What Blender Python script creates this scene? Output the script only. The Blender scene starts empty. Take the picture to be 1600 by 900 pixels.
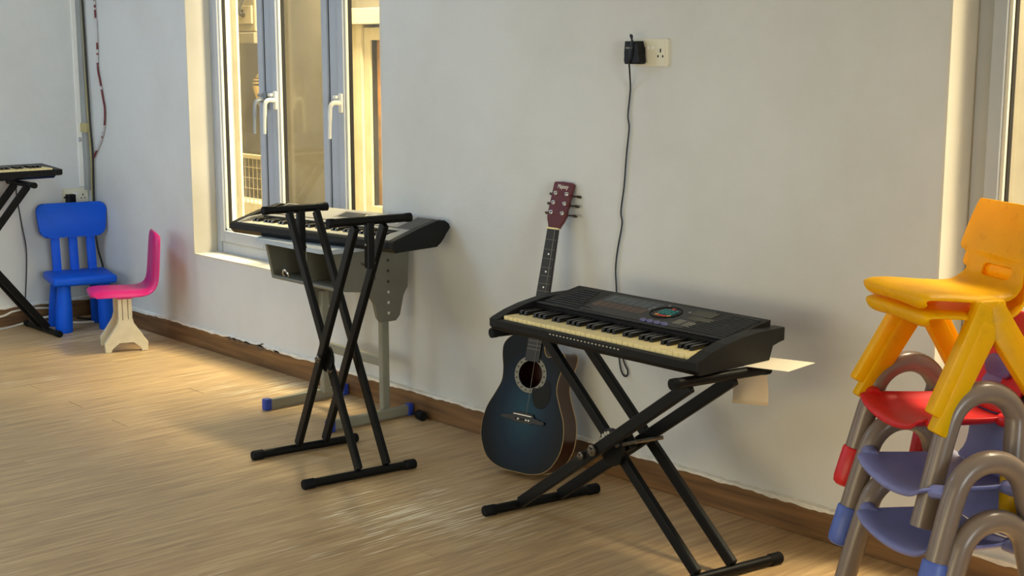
import bpy, bmesh, math, random
from mathutils import Vector, Matrix
random.seed(7)
sc = bpy.context.scene
C = sc.collection
R = math.radians

# ------------------------------------------------------------------ camera
W = 3.35            # inner face of the long wall (y), room is on the -y side
XL = -7.20          # inner face of the end wall (x)
TH, PT = R(47.924), R(9.742)
cam = bpy.data.cameras.new('camera'); camo = bpy.data.objects.new('camera', cam); C.objects.link(camo)
cam.sensor_width = 36.0; cam.lens = 36.0*2155/1600; cam.clip_start = 0.05; cam.clip_end = 100
camo.location = (0, 0, 1.45)
camo.rotation_euler = (R(90)-PT, 0, TH)
sc.camera = camo
sc.view_settings.view_transform = 'Standard'; sc.view_settings.look = 'None'
sc.view_settings.exposure = 0.0; sc.view_settings.gamma = 1.0; sc.view_settings.use_curve_mapping = False

# ------------------------------------------------------------------ world and lights
w = bpy.data.worlds.new('world'); sc.world = w; w.use_nodes = True
bg = w.node_tree.nodes['Background']; bg.inputs[0].default_value = (1.0, 0.99, 0.97, 1); bg.inputs[1].default_value = .8
def area(name, loc, target, sx, sy, power, col):
    l = bpy.data.lights.new(name, 'AREA'); l.shape = 'RECTANGLE'; l.size = sx; l.size_y = sy
    l.energy = power; l.color = col
    o = bpy.data.objects.new(name, l); C.objects.link(o); o.location = loc
    o.rotation_euler = (Vector(target)-Vector(loc)).to_track_quat('-Z', 'Y').to_euler()
    return o
# sky light falling into the narrow yard outside the windows
area('yard_skylight', (-5.6, 4.45, 4.6), (-5.5, 3.35, 0.3), 2.4, 1.2, 1480, (1.0, 0.87, 0.55))
area('yard_skylight_far', (-1.0, 4.45, 4.6), (-1.2, 3.35, 0.3), 2.4, 1.2, 2300, (1.0, 0.85, 0.60))
# daylight of the doorway in the end wall, out of frame to the left
area('doorway_daylight', (-7.1, 0.4, 1.25), (-3.6, 2.7, 0.5), 0.9, 1.9, 19, (0.86, 0.93, 1.0))
# added fill lights by the unseen solid walls behind and beside the camera
area('window_daylight', (-4.6, -2.9, 1.5), (-6.9, 3.0, 0.7), 2.2, 1.9, 46, (0.74, 0.88, 1.0))
area('window_daylight_near', (-0.5, -2.9, 1.4), (-1.5, 3.0, 0.7), 2.2, 1.5, 24, (1.0, 0.92, 0.62))
area('glazed_door_daylight', (-2.2, -2.9, 0.75), (-2.7, 3.35, 0.25), 3.0, 1.1, 7, (1.0, 0.84, 0.50)).data.spread = R(50)
area('window_daylight_side', (2.05, 0.6, 1.5), (-7.2, 1.2, 1.1), 2.0, 1.5, 36, (0.86, 0.96, 1.0)).data.spread = R(70)
# cool ceiling light at the far end of the room
area('ceiling_light', (-5.6, 1.0, 2.86), (-5.6, 1.0, 0), 1.2, 0.6, 39, (0.38, 0.64, 1.0))

# ------------------------------------------------------------------ helpers
def lin(c):
    return tuple(((v/255)/12.92 if v/255 <= .04045 else ((v/255+.055)/1.055)**2.4) for v in c)+(1,)
MATS = {}
def M(name, col, rough=.5, metal=0, spec=.5, var=0, vscale=8, bump=0, bscale=60, coat=0, trans=0, emit=0):
    if name in MATS: return MATS[name]
    m = bpy.data.materials.new(name); m.use_nodes = True; nt = m.node_tree; b = nt.nodes['Principled BSDF']
    c = lin(col); b.inputs['Base Color'].default_value = c
    b.inputs['Roughness'].default_value = rough; b.inputs['Metallic'].default_value = metal
    b.inputs['Specular IOR Level'].default_value = spec
    if coat: b.inputs['Coat Weight'].default_value = coat; b.inputs['Coat Roughness'].default_value = .15
    if trans: b.inputs['Transmission Weight'].default_value = trans; b.inputs['IOR'].default_value = 1.05
    if var or bump:
        tc = nt.nodes.new('ShaderNodeTexCoord')
    if var:
        n = nt.nodes.new('ShaderNodeTexNoise'); n.inputs['Scale'].default_value = vscale; n.inputs['Detail'].default_value = 5
        nt.links.new(tc.outputs['Object'], n.inputs['Vector'])
        r = nt.nodes.new('ShaderNodeValToRGB')
        r.color_ramp.elements[0].position = .3; r.color_ramp.elements[1].position = .7
        r.color_ramp.elements[0].color = tuple(max(0, v*(1-var)) for v in c[:3])+(1,)
        r.color_ramp.elements[1].color = tuple(min(1, v*(1+var*.6)) for v in c[:3])+(1,)
        nt.links.new(n.outputs['Fac'], r.inputs['Fac']); nt.links.new(r.outputs['Color'], b.inputs['Base Color'])
    if bump:
        n2 = nt.nodes.new('ShaderNodeTexNoise'); n2.inputs['Scale'].default_value = bscale; n2.inputs['Detail'].default_value = 4
        nt.links.new(tc.outputs['Object'], n2.inputs['Vector'])
        bp = nt.nodes.new('ShaderNodeBump'); bp.inputs['Strength'].default_value = bump; bp.inputs['Distance'].default_value = .003
        nt.links.new(n2.outputs['Fac'], bp.inputs['Height']); nt.links.new(bp.outputs['Normal'], b.inputs['Normal'])
    MATS[name] = m; return m

def obj(name, bm, mat, parent=None, smooth=False, sharp=35):
    bmesh.ops.recalc_face_normals(bm, faces=bm.faces)
    me = bpy.data.meshes.new(name); bm.to_mesh(me); bm.free()
    for m in (mat if isinstance(mat, (list, tuple)) else [mat]): me.materials.append(m)
    if smooth:
        for p in me.polygons: p.use_smooth = True
        me.set_sharp_from_angle(angle=R(sharp))
    o = bpy.data.objects.new(name, me); C.objects.link(o)
    if parent: o.parent = parent
    return o
def inst(o, loc=None, parent=None, rot=None):
    c = o.copy(); C.objects.link(c)
    if parent is not None: c.parent = parent
    if loc is not None: c.location = loc
    if rot is not None: c.rotation_euler = rot
    return c
def tag(o, label, cat, group=None):
    o['label'] = label; o['category'] = cat
    if group: o['group'] = group
    return o
def thing(name, label, cat, loc=(0, 0, 0), rz=0, group=None):
    o = bpy.data.objects.new(name, None); C.objects.link(o); o.location = loc; o.rotation_euler = (0, 0, rz)
    o.empty_display_size = .05
    return tag(o, label, cat, group)
def struct(o): o['kind'] = 'structure'; return o

def box(bm, x0, x1, y0, y1, z0, z1, bev=0, seg=2, mat=None):
    g = bmesh.ops.create_cube(bm, size=1)
    vs = g['verts']
    for v in vs:
        v.co = Vector(((x0+x1)/2+v.co.x*(x1-x0), (y0+y1)/2+v.co.y*(y1-y0), (z0+z1)/2+v.co.z*(z1-z0)))
        if mat is not None: v.co = mat @ v.co
    if bev:
        es = list({e for v in vs for e in v.link_edges})
        bmesh.ops.bevel(bm, geom=es, offset=bev, segments=seg, affect='EDGES', profile=.5)
def bx(*a, **k):
    bm = bmesh.new(); box(bm, *a, **k); return bm
def prism(bm, poly, lo, hi, axis='x', bev=0):
    """extrude a 2D polygon along an axis; poly gives the other two coordinates in order"""
    def P(a, b, t):
        return {'x': (t, a, b), 'y': (a, t, b), 'z': (a, b, t)}[axis]
    v0 = [bm.verts.new(P(a, b, lo)) for a, b in poly]; v1 = [bm.verts.new(P(a, b, hi)) for a, b in poly]
    n = len(poly); fs = [bm.faces.new(v0), bm.faces.new(v1)]
    for i in range(n): bm.faces.new((v0[i], v0[(i+1) % n], v1[(i+1) % n], v1[i]))
    if bev:
        es = list({e for f in fs for e in f.edges})
        bmesh.ops.bevel(bm, geom=es, offset=bev, segments=2, affect='EDGES', profile=.5)
    return bm
def catmull(pts, n=6, closed=False):
    pts = [Vector(p) for p in pts]; out = []
    N = len(pts)
    for i in range(N if closed else N-1):
        if closed: p0, p1, p2, p3 = pts[i-1], pts[i], pts[(i+1) % N], pts[(i+2) % N]
        else: p0, p1, p2, p3 = pts[max(i-1, 0)], pts[i], pts[i+1], pts[min(i+2, N-1)]
        for k in range(n):
            t = k/n
            out.append(.5*((2*p1)+(-p0+p2)*t+(2*p0-5*p1+4*p2-p3)*t*t+(-p0+3*p1-3*p2+p3)*t**3))
    if not closed: out.append(pts[-1])
    return out
def tube(bm, pts, r, seg=10, closed=False, cap=True, flat=None):
    """sweep a circle; r may be a list. flat=(a,b) gives an oval section."""
    pts = [Vector(p) for p in pts]; N = len(pts)
    rr = r if isinstance(r, (list, tuple)) else [r]*N
    rings = []; up = None
    for i, p in enumerate(pts):
        if closed: t = (pts[(i+1) % N]-pts[i-1]).normalized()
        else: t = (pts[min(i+1, N-1)]-pts[max(i-1, 0)]).normalized()
        if up is None:
            a = Vector((0, 0, 1)) if abs(t.z) < .9 else Vector((1, 0, 0))
            up = (a-t*a.dot(t)).normalized()
        else: up = (up-t*up.dot(t)).normalized()
        s = t.cross(up)
        rings.append([bm.verts.new(p+(s*math.cos(2*math.pi*k/seg)*(flat[0] if flat else 1)+up*math.sin(2*math.pi*k/seg)*(flat[1] if flat else 1))*rr[i]) for k in range(seg)])
    for i in range(N if closed else N-1):
        a, b = rings[i], rings[(i+1) % N]
        for k in range(seg): bm.faces.new((a[k], a[(k+1) % seg], b[(k+1) % seg], b[k]))
    if cap and not closed: bm.faces.new(rings[0][::-1]); bm.faces.new(rings[-1])
    return bm
def tb(*a, **k):
    return tube(bmesh.new(), *a, **k)
def beam(bm, p0, p1, w, d, side, bev=0):
    """rectangular bar from p0 to p1; d is its size along 'side', w across"""
    p0, p1, s = Vector(p0), Vector(p1), Vector(side).normalized()
    t = (p1-p0); L = t.length; t.normalize(); s = (s-t*s.dot(t)).normalized(); n = t.cross(s)
    m = Matrix((t, s, n)).transposed().to_4x4(); m.translation = p0
    box(bm, 0, L, -d/2, d/2, -w/2, w/2, bev=bev, mat=None)
    # move only the verts just made
    return m
def bar(p0, p1, w, d, side, bev=0):
    bm = bmesh.new(); m = beam(bm, p0, p1, w, d, side, bev); bmesh.ops.transform(bm, matrix=m, verts=bm.verts); return bm
def lathe(prof, seg=20, bm=None, axis=None):
    bm = bm or bmesh.new(); rings = []
    for r, z in prof:
        rings.append([bm.verts.new((r*math.cos(2*math.pi*k/seg), r*math.sin(2*math.pi*k/seg), z)) for k in range(seg)])
    for a, b in zip(rings, rings[1:]):
        for k in range(seg): bm.faces.new((a[k], a[(k+1) % seg], b[(k+1) % seg], b[k]))
    bm.faces.new(rings[0][::-1]); bm.faces.new(rings[-1])
    if axis is not None: bmesh.ops.transform(bm, matrix=axis, verts=bm.verts)
    return bm
def cyl(p0, p1, r, seg=12, bm=None):
    return tube(bm or bmesh.new(), [p0, p1], r, seg)
def rrect(w, h, r, n=5):
    """rounded rectangle outline centred at the origin"""
    out = []
    for cx, cy, a0 in ((w/2-r, h/2-r, 0), (-w/2+r, h/2-r, 90), (-w/2+r, -h/2+r, 180), (w/2-r, -h/2+r, 270)):
        for k in range(n+1):
            a = R(a0+90*k/n); out.append((cx+r*math.cos(a), cy+r*math.sin(a)))
    return out
def shell(rows, th, cols=9, hole=None, cross=None, bm=None, vert=False):
    """sheet swept along rows of (y, z, halfwidth); cross(t)->dz at t in -1..1; thickness along the local normal; hole(i,j)->True drops a face"""
    bm = bm or bmesh.new(); N = len(rows)
    def pos(i, j, off):
        y, z, hw = rows[i][:3]; t = -1+2*j/cols
        y0, z0 = rows[max(i-1, 0)][:2]; y1, z1 = rows[min(i+1, N-1)][:2]
        d = Vector((y1-y0, z1-z0)).normalized(); nrm = Vector((-d.y, d.x))
        o = off+(cross(t, i) if cross else 0)
        if vert: return (t*hw, y+nrm.x*off+rows[i][3]*(1-t*t) if len(rows[i]) > 3 else y+nrm.x*off, z+nrm.y*off+(cross(t, i) if cross else 0))
        return (t*hw, y+nrm.x*o, z+nrm.y*o)
    A = [[bm.verts.new(pos(i, j, 0)) for j in range(cols+1)] for i in range(N)]
    B = [[bm.verts.new(pos(i, j, -th)) for j in range(cols+1)] for i in range(N)]
    keep = lambda i, j: 0 <= i < N-1 and 0 <= j < cols and not (hole and hole(i, j))
    for i in range(N-1):
        for j in range(cols):
            if not keep(i, j): continue
            bm.faces.new((A[i][j], A[i][j+1], A[i+1][j+1], A[i+1][j])); bm.faces.new((B[i][j], B[i+1][j], B[i+1][j+1], B[i][j+1]))
            for (a, b, ni, nj) in (((i, j), (i, j+1), i-1, j), ((i+1, j), (i+1, j+1), i+1, j), ((i, j), (i+1, j), i, j-1), ((i, j+1), (i+1, j+1), i, j+1)):
                if not keep(ni, nj):
                    bm.faces.new((A[a[0]][a[1]], A[b[0]][b[1]], B[b[0]][b[1]], B[a[0]][a[1]]))
    loose = [v for v in bm.verts if not v.link_faces]
    bmesh.ops.delete(bm, geom=loose, context='VERTS')
    return bm
def sub(o, lv=1):
    m = o.modifiers.new('subdivision', 'SUBSURF'); m.levels = lv; m.render_levels = lv; return o
def text(name, s, size, mat, parent, loc, rot, extrude=.0004, sx=1, shear=0, label=None):
    cu = bpy.data.curves.new(name, 'FONT'); cu.body = s; cu.size = size; cu.extrude = extrude; cu.align_x = 'CENTER'; cu.align_y = 'CENTER'; cu.shear = shear
    t = bpy.data.objects.new('tmp', cu); C.objects.link(t)
    dg = bpy.context.evaluated_depsgraph_get(); me = bpy.data.meshes.new_from_object(t.evaluated_get(dg))
    C.objects.unlink(t); bpy.data.objects.remove(t)
    me.name = name; me.materials.clear(); me.materials.append(mat)
    o = bpy.data.objects.new(name, me); C.objects.link(o); o.parent = parent; o.location = loc; o.rotation_euler = rot; o.scale = (sx, 1, 1)
    if label: o['label'] = label
    return o

# ------------------------------------------------------------------ materials
def wall_mat(name, col):
    m = M(name, col, rough=.75, spec=.3); nt = m.node_tree; b = nt.nodes['Principled BSDF']
    g = nt.nodes.new('ShaderNodeNewGeometry')
    n = nt.nodes.new('ShaderNodeTexNoise'); n.inputs['Scale'].default_value = 1.6; n.inputs['Detail'].default_value = 6; n.inputs['Roughness'].default_value = .6
    nt.links.new(g.outputs['Position'], n.inputs['Vector'])
    r = nt.nodes.new('ShaderNodeValToRGB'); c = lin(col)
    r.color_ramp.elements[0].position = .3; r.color_ramp.elements[1].position = .62
    r.color_ramp.elements[0].color = (c[0]*.90, c[1]*.885, c[2]*.86, 1); r.color_ramp.elements[1].color = c
    nt.links.new(n.outputs['Fac'], r.inputs['Fac']); nt.links.new(r.outputs['Color'], b.inputs['Base Color'])
    n2 = nt.nodes.new('ShaderNodeTexNoise'); n2.inputs['Scale'].default_value = 22; n2.inputs['Detail'].default_value = 6
    nt.links.new(g.outputs['Position'], n2.inputs['Vector'])
    bp = nt.nodes.new('ShaderNodeBump'); bp.inputs['Strength'].default_value = .18; bp.inputs['Distance'].default_value = .01
    nt.links.new(n2.outputs['Fac'], bp.inputs['Height']); nt.links.new(bp.outputs['Normal'], b.inputs['Normal'])
    return m
m_wall = wall_mat('wall_paint', (211, 211, 207))
m_reveal = M('reveal_paint', (216, 210, 194), rough=.6, spec=.3, var=.06, vscale=5)
m_ceil = M('ceiling_paint', (225, 223, 216), rough=.8)

def wood_floor():
    m = bpy.data.materials.new('laminate_oak'); m.use_nodes = True; nt = m.node_tree; b = nt.nodes['Principled BSDF']
    L = nt.links.new; N = nt.nodes.new
    g = N('ShaderNodeNewGeometry'); oi = N('ShaderNodeObjectInfo')
    mp = N('ShaderNodeMapping'); mp.inputs['Scale'].default_value = (58, 3.4, 1); L(g.outputs['Position'], mp.inputs['Vector'])
    add = N('ShaderNodeVectorMath'); add.operation = 'ADD'; L(mp.outputs['Vector'], add.inputs[0])
    mul = N('ShaderNodeMath'); mul.operation = 'MULTIPLY'; mul.inputs[1].default_value = .35; L(oi.outputs['Random'], mul.inputs[0])
    cx = N('ShaderNodeCombineXYZ'); L(mul.outputs[0], cx.inputs['Y']); L(mul.outputs[0], cx.inputs['Z']); L(cx.outputs[0], add.inputs[1])
    n1 = N('ShaderNodeTexNoise'); n1.inputs['Scale'].default_value = 1.0; n1.inputs['Detail'].default_value = 8; n1.inputs['Roughness'].default_value = .62
    L(add.outputs[0], n1.inputs['Vector'])
    r1 = N('ShaderNodeValToRGB'); e = r1.color_ramp.elements
    e[0].position = .28; e[0].color = lin((148, 120, 84)); e[1].position = .74; e[1].color = lin((208, 178, 130))
    e2 = r1.color_ramp.elements.new(.5); e2.color = lin((180, 148, 104))
    L(n1.outputs['Fac'], r1.inputs['Fac'])
    # per plank tone
    hs = N('ShaderNodeHueSaturation'); L(r1.outputs['Color'], hs.inputs['Color'])
    mr = N('ShaderNodeMapRange'); mr.inputs['To Min'].default_value = .975; mr.inputs['To Max'].default_value = 1.025; L(oi.outputs['Random'], mr.inputs['Value']); L(mr.outputs[0], hs.inputs['Value'])
    # pale worn streaks and chips along the grain
    mp2 = N('ShaderNodeMapping'); mp2.inputs['Scale'].default_value = (110, 4.5, 1); L(g.outputs['Position'], mp2.inputs['Vector'])
    n2 = N('ShaderNodeTexNoise'); n2.inputs['Scale'].default_value = 1; n2.inputs['Detail'].default_value = 3; L(mp2.outputs['Vector'], n2.inputs['Vector'])
    n3 = N('ShaderNodeTexNoise'); n3.inputs['Scale'].default_value = 1.3; n3.inputs['Detail'].default_value = 3; L(g.outputs['Position'], n3.inputs['Vector'])
    mm = N('ShaderNodeMath'); mm.operation = 'MULTIPLY'; L(n2.outputs['Fac'], mm.inputs[0]); L(n3.outputs['Fac'], mm.inputs[1])
    r2 = N('ShaderNodeValToRGB'); r2.color_ramp.elements[0].position = .337; r2.color_ramp.elements[1].position = .39; L(mm.outputs[0], r2.inputs['Fac'])
    mx = N('ShaderNodeMix'); mx.data_type = 'RGBA'; L(r2.outputs['Color'], mx.inputs[0]); L(hs.outputs['Color'], mx.inputs[6]); mx.inputs[7].default_value = lin((226, 208, 172))
    L(mx.outputs[2], b.inputs['Base Color'])
    rr = N('ShaderNodeMapRange'); rr.inputs['To Min'].default_value = .34; rr.inputs['To Max'].default_value = .52; L(n1.outputs['Fac'], rr.inputs['Value']); L(rr.outputs[0], b.inputs['Roughness'])
    bp = N('ShaderNodeBump'); bp.inputs['Strength'].default_value = .12; bp.inputs['Distance'].default_value = .002; L(n1.outputs['Fac'], bp.inputs['Height']); L(bp.outputs['Normal'], b.inputs['Normal'])
    return m
m_floor = wood_floor()
m_gap = M('floor_joint', (58, 42, 28), rough=.8)
def wood_base():
    m = bpy.data.materials.new('baseboard_wood'); m.use_nodes = True; nt = m.node_tree; b = nt.nodes['Principled BSDF']
    L = nt.links.new; N = nt.nodes.new
    g = N('ShaderNodeNewGeometry'); mp = N('ShaderNodeMapping'); mp.inputs['Scale'].default_value = (2.2, 2.2, 40); L(g.outputs['Position'], mp.inputs['Vector'])
    n = N('ShaderNodeTexNoise'); n.inputs['Scale'].default_value = 1.2; n.inputs['Detail'].default_value = 7; L(mp.outputs['Vector'], n.inputs['Vector'])
    r = N('ShaderNodeValToRGB'); r.color_ramp.elements[0].position = .3; r.color_ramp.elements[0].color = lin((86, 60, 34)); r.color_ramp.elements[1].position = .72; r.color_ramp.elements[1].color = lin((136, 98, 56))
    L(n.outputs['Fac'], r.inputs['Fac']); L(r.outputs['Color'], b.inputs['Base Color']); b.inputs['Roughness'].default_value = .45
    return m
m_base = wood_base()
m_caulk = M('plaster_edge', (226, 222, 210), rough=.9, var=.12, vscale=40)
m_chip = M('chipped_plaster', (98, 84, 64), rough=.95, var=.3, vscale=60)
m_pvc = M('window_frame_pvc', (172, 177, 184), rough=.4, var=.05, vscale=6)
m_bead = M('glazing_bead', (232, 226, 205), rough=.45)
m_gasket = M('gasket_rubber', (22, 20, 18), rough=.7)
m_blk = M('black_plastic', (10, 10, 9), rough=.42, var=.15, spec=.25, vscale=30)
m_blk2 = M('satin_black_plastic', (15, 14, 13), rough=.5, spec=.25, bump=.1, bscale=300)
m_steel = M('black_painted_steel', (7, 7, 6), rough=.42, spec=.22, var=.15, vscale=20)
m_rub = M('black_rubber', (9, 9, 9), rough=.7, spec=.2)
m_chrome = M('chrome', (200, 198, 192), rough=.22, metal=1)
m_bolt = M('bolt_steel', (120, 112, 98), rough=.4, metal=1, var=.3, vscale=80)
m_white = M('white_plastic', (232, 230, 220), rough=.4)
m_cream = M('ivory_plastic', (222, 214, 188), rough=.45)

# ------------------------------------------------------------------ room shell
def glass_mat(name, tint, dirt):
    m = bpy.data.materials.new(name); m.use_nodes = True; nt = m.node_tree; nt.nodes.remove(nt.nodes['Principled BSDF'])
    L = nt.links.new; N = nt.nodes.new; out = nt.nodes['Material Output']
    tr = N('ShaderNodeBsdfTransparent'); tr.inputs[0].default_value = tint
    gl = N('ShaderNodeBsdfGlossy'); gl.inputs['Roughness'].default_value = .03
    df = N('ShaderNodeBsdfDiffuse'); df.inputs[0].default_value = lin((190, 180, 150))
    lw = N('ShaderNodeLayerWeight'); lw.inputs[0].default_value = .5; pw = N('ShaderNodeMath'); pw.operation = 'POWER'; pw.inputs[1].default_value = 4; L(lw.outputs['Facing'], pw.inputs[0]); fr = N('ShaderNodeMapRange'); fr.inputs['To Min'].default_value = .03; fr.inputs['To Max'].default_value = .6; L(pw.outputs[0], fr.inputs['Value'])
    g = N('ShaderNodeNewGeometry'); n = N('ShaderNodeTexNoise'); n.inputs['Scale'].default_value = 9; n.inputs['Detail'].default_value = 7; L(g.outputs['Position'], n.inputs['Vector'])
    r = N('ShaderNodeValToRGB'); r.color_ramp.elements[0].position = .45; r.color_ramp.elements[0].color = (dirt*.3,)*3+(1,); r.color_ramp.elements[1].position = .75; r.color_ramp.elements[1].color = (dirt,)*3+(1,)
    L(n.outputs['Fac'], r.inputs['Fac'])
    m1 = N('ShaderNodeMixShader'); L(r.outputs['Color'], m1.inputs[0]); L(tr.outputs[0], m1.inputs[1]); L(df.outputs[0], m1.inputs[2])
    m2 = N('ShaderNodeMixShader'); L(fr.outputs[0], m2.inputs[0]); L(m1.outputs[0], m2.inputs[1]); L(gl.outputs[0], m2.inputs[2])
    L(m2.outputs[0], out.inputs['Surface']); return m
m_glass = glass_mat('window_glass', (.96, .96, .93, 1), .16)

WIN1 = (-6.05, -4.49); WIN2 = (-1.98, -0.42); ZS, ZT = .465, 2.30; YF = 3.475; YO = 3.60
XR, YFR, ZC = 2.2, -3.1, 2.9
# long wall in pieces round the two window openings, one mesh
bm = bmesh.new()
for x0, x1, z0, z1 in ((XL-.2, WIN1[0], 0, ZC), (WIN1[1], WIN2[0], 0, ZC), (WIN2[1], XR, 0, ZC), (WIN1[0], WIN1[1], 0, ZS), (WIN1[0], WIN1[1], ZT, ZC), (WIN2[0], WIN2[1], 0, ZS), (WIN2[0], WIN2[1], ZT, ZC)):
    box(bm, x0, x1, W, YO, z0, z1)
wb = struct(obj('wall_back', bm, m_wall))
wl = struct(obj('wall_left', bx(XL-.2, XL, YFR, W, 0, ZC), m_wall))
struct(obj('wall_right', bx(XR, XR+.2, YFR, YO, 0, ZC), m_wall))
struct(obj('wall_front', bx(XL-.2, XR+.2, YFR-.2, YFR, 0, ZC), m_wall))
struct(obj('ceiling', bx(XL-.2, XR+.2, YFR-.2, YO, ZC, ZC+.15), m_ceil))

# floor: slab with laminate planks running across the room
fl = struct(obj('floor', bx(XL-.2, XR+.2, YFR-.2, YO, -.12, -.004), m_gap))
PW = .131
bmf = bx(XL, XR, YFR, .30, -.004, 0)
far = obj('plank_field', bmf, m_floor, fl); far['kind'] = 'stuff'
xs = -5.424
while xs-PW > XL: xs -= PW
rowsx = [(XL, xs)]
while xs < -.95: rowsx.append((xs, xs+PW)); xs += PW
bmf = bx(xs, XR, .30, W, -.004, 0); far2 = obj('plank_field', bmf, m_floor, fl); far2['kind'] = 'stuff'
cache = {}
for (a, b_) in rowsx:
    k = round((a+5.424)/PW) % 3
    s0 = {0: 2.39, 1: 2.88, 2: 1.90}[k]
    cuts = [.30]+[c for c in (s0-1.22, s0) if .32 < c < W-.02]+[W]
    for y0, y1 in zip(cuts, cuts[1:]):
        g = .0018 if (-5.46 < a < -4.98 and k < 2) or random.random() < .06 else .0002
        key = (round(b_-a, 4), round(y1-y0, 4), g)
        if key not in cache:
            cache[key] = obj('plank', bx(.0003, b_-a-.0003, g, y1-y0-g, -.004, 0), m_floor, fl); cache[key].location = (a, y0, 0)
        else: inst(cache[key], (a, y0, 0))

# skirting boards with a rough plaster line along the top
bb = obj('baseboard_back', bx(XL, XR, W-.014, W, 0, .098, bev=.002, seg=1), m_base); struct(bb)
bl = obj('baseboard_left', bx(XL, XL+.014, YFR, W-.014, 0, .098, bev=.002, seg=1), m_base); struct(bl)
def ragged(a0, a1, parent, horizontal=True, mat=m_caulk, h=.002, name='plaster_line', amp=.0028, seed=1):
    rnd = random.Random(seed); bm = bmesh.new(); n = int((a1-a0)/.018); vals = []
    t = 0
    for i in range(n+1):
        t = t*.7+rnd.uniform(-amp, amp); vals.append(t)
    prev = None
    for i in range(n+1):
        a = a0+(a1-a0)*i/n; lo = .097+vals[i]-.004; hi = .104+abs(vals[i])*.6+h
        def P(d, z): return (a, W-d, z) if horizontal else (XL+d, a, z)
        v = [bm.verts.new(P(0, hi)), bm.verts.new(P(.0155, hi-.004)), bm.verts.new(P(.0155, lo)), bm.verts.new(P(0, lo))]
        if prev:
            for k in range(4): bm.faces.new((prev[k], prev[(k+1) % 4], v[(k+1) % 4], v[k]))
        prev = v
    return obj(name, bm, mat, parent)
ragged(XL+.02, XR, bb)
ragged(YFR, W-.02, bl, False, seed=4)
ragged(-5.75, -5.28, bb, mat=m_chip, h=-.004, name='chipped_patch', amp=.012, seed=9)

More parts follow.
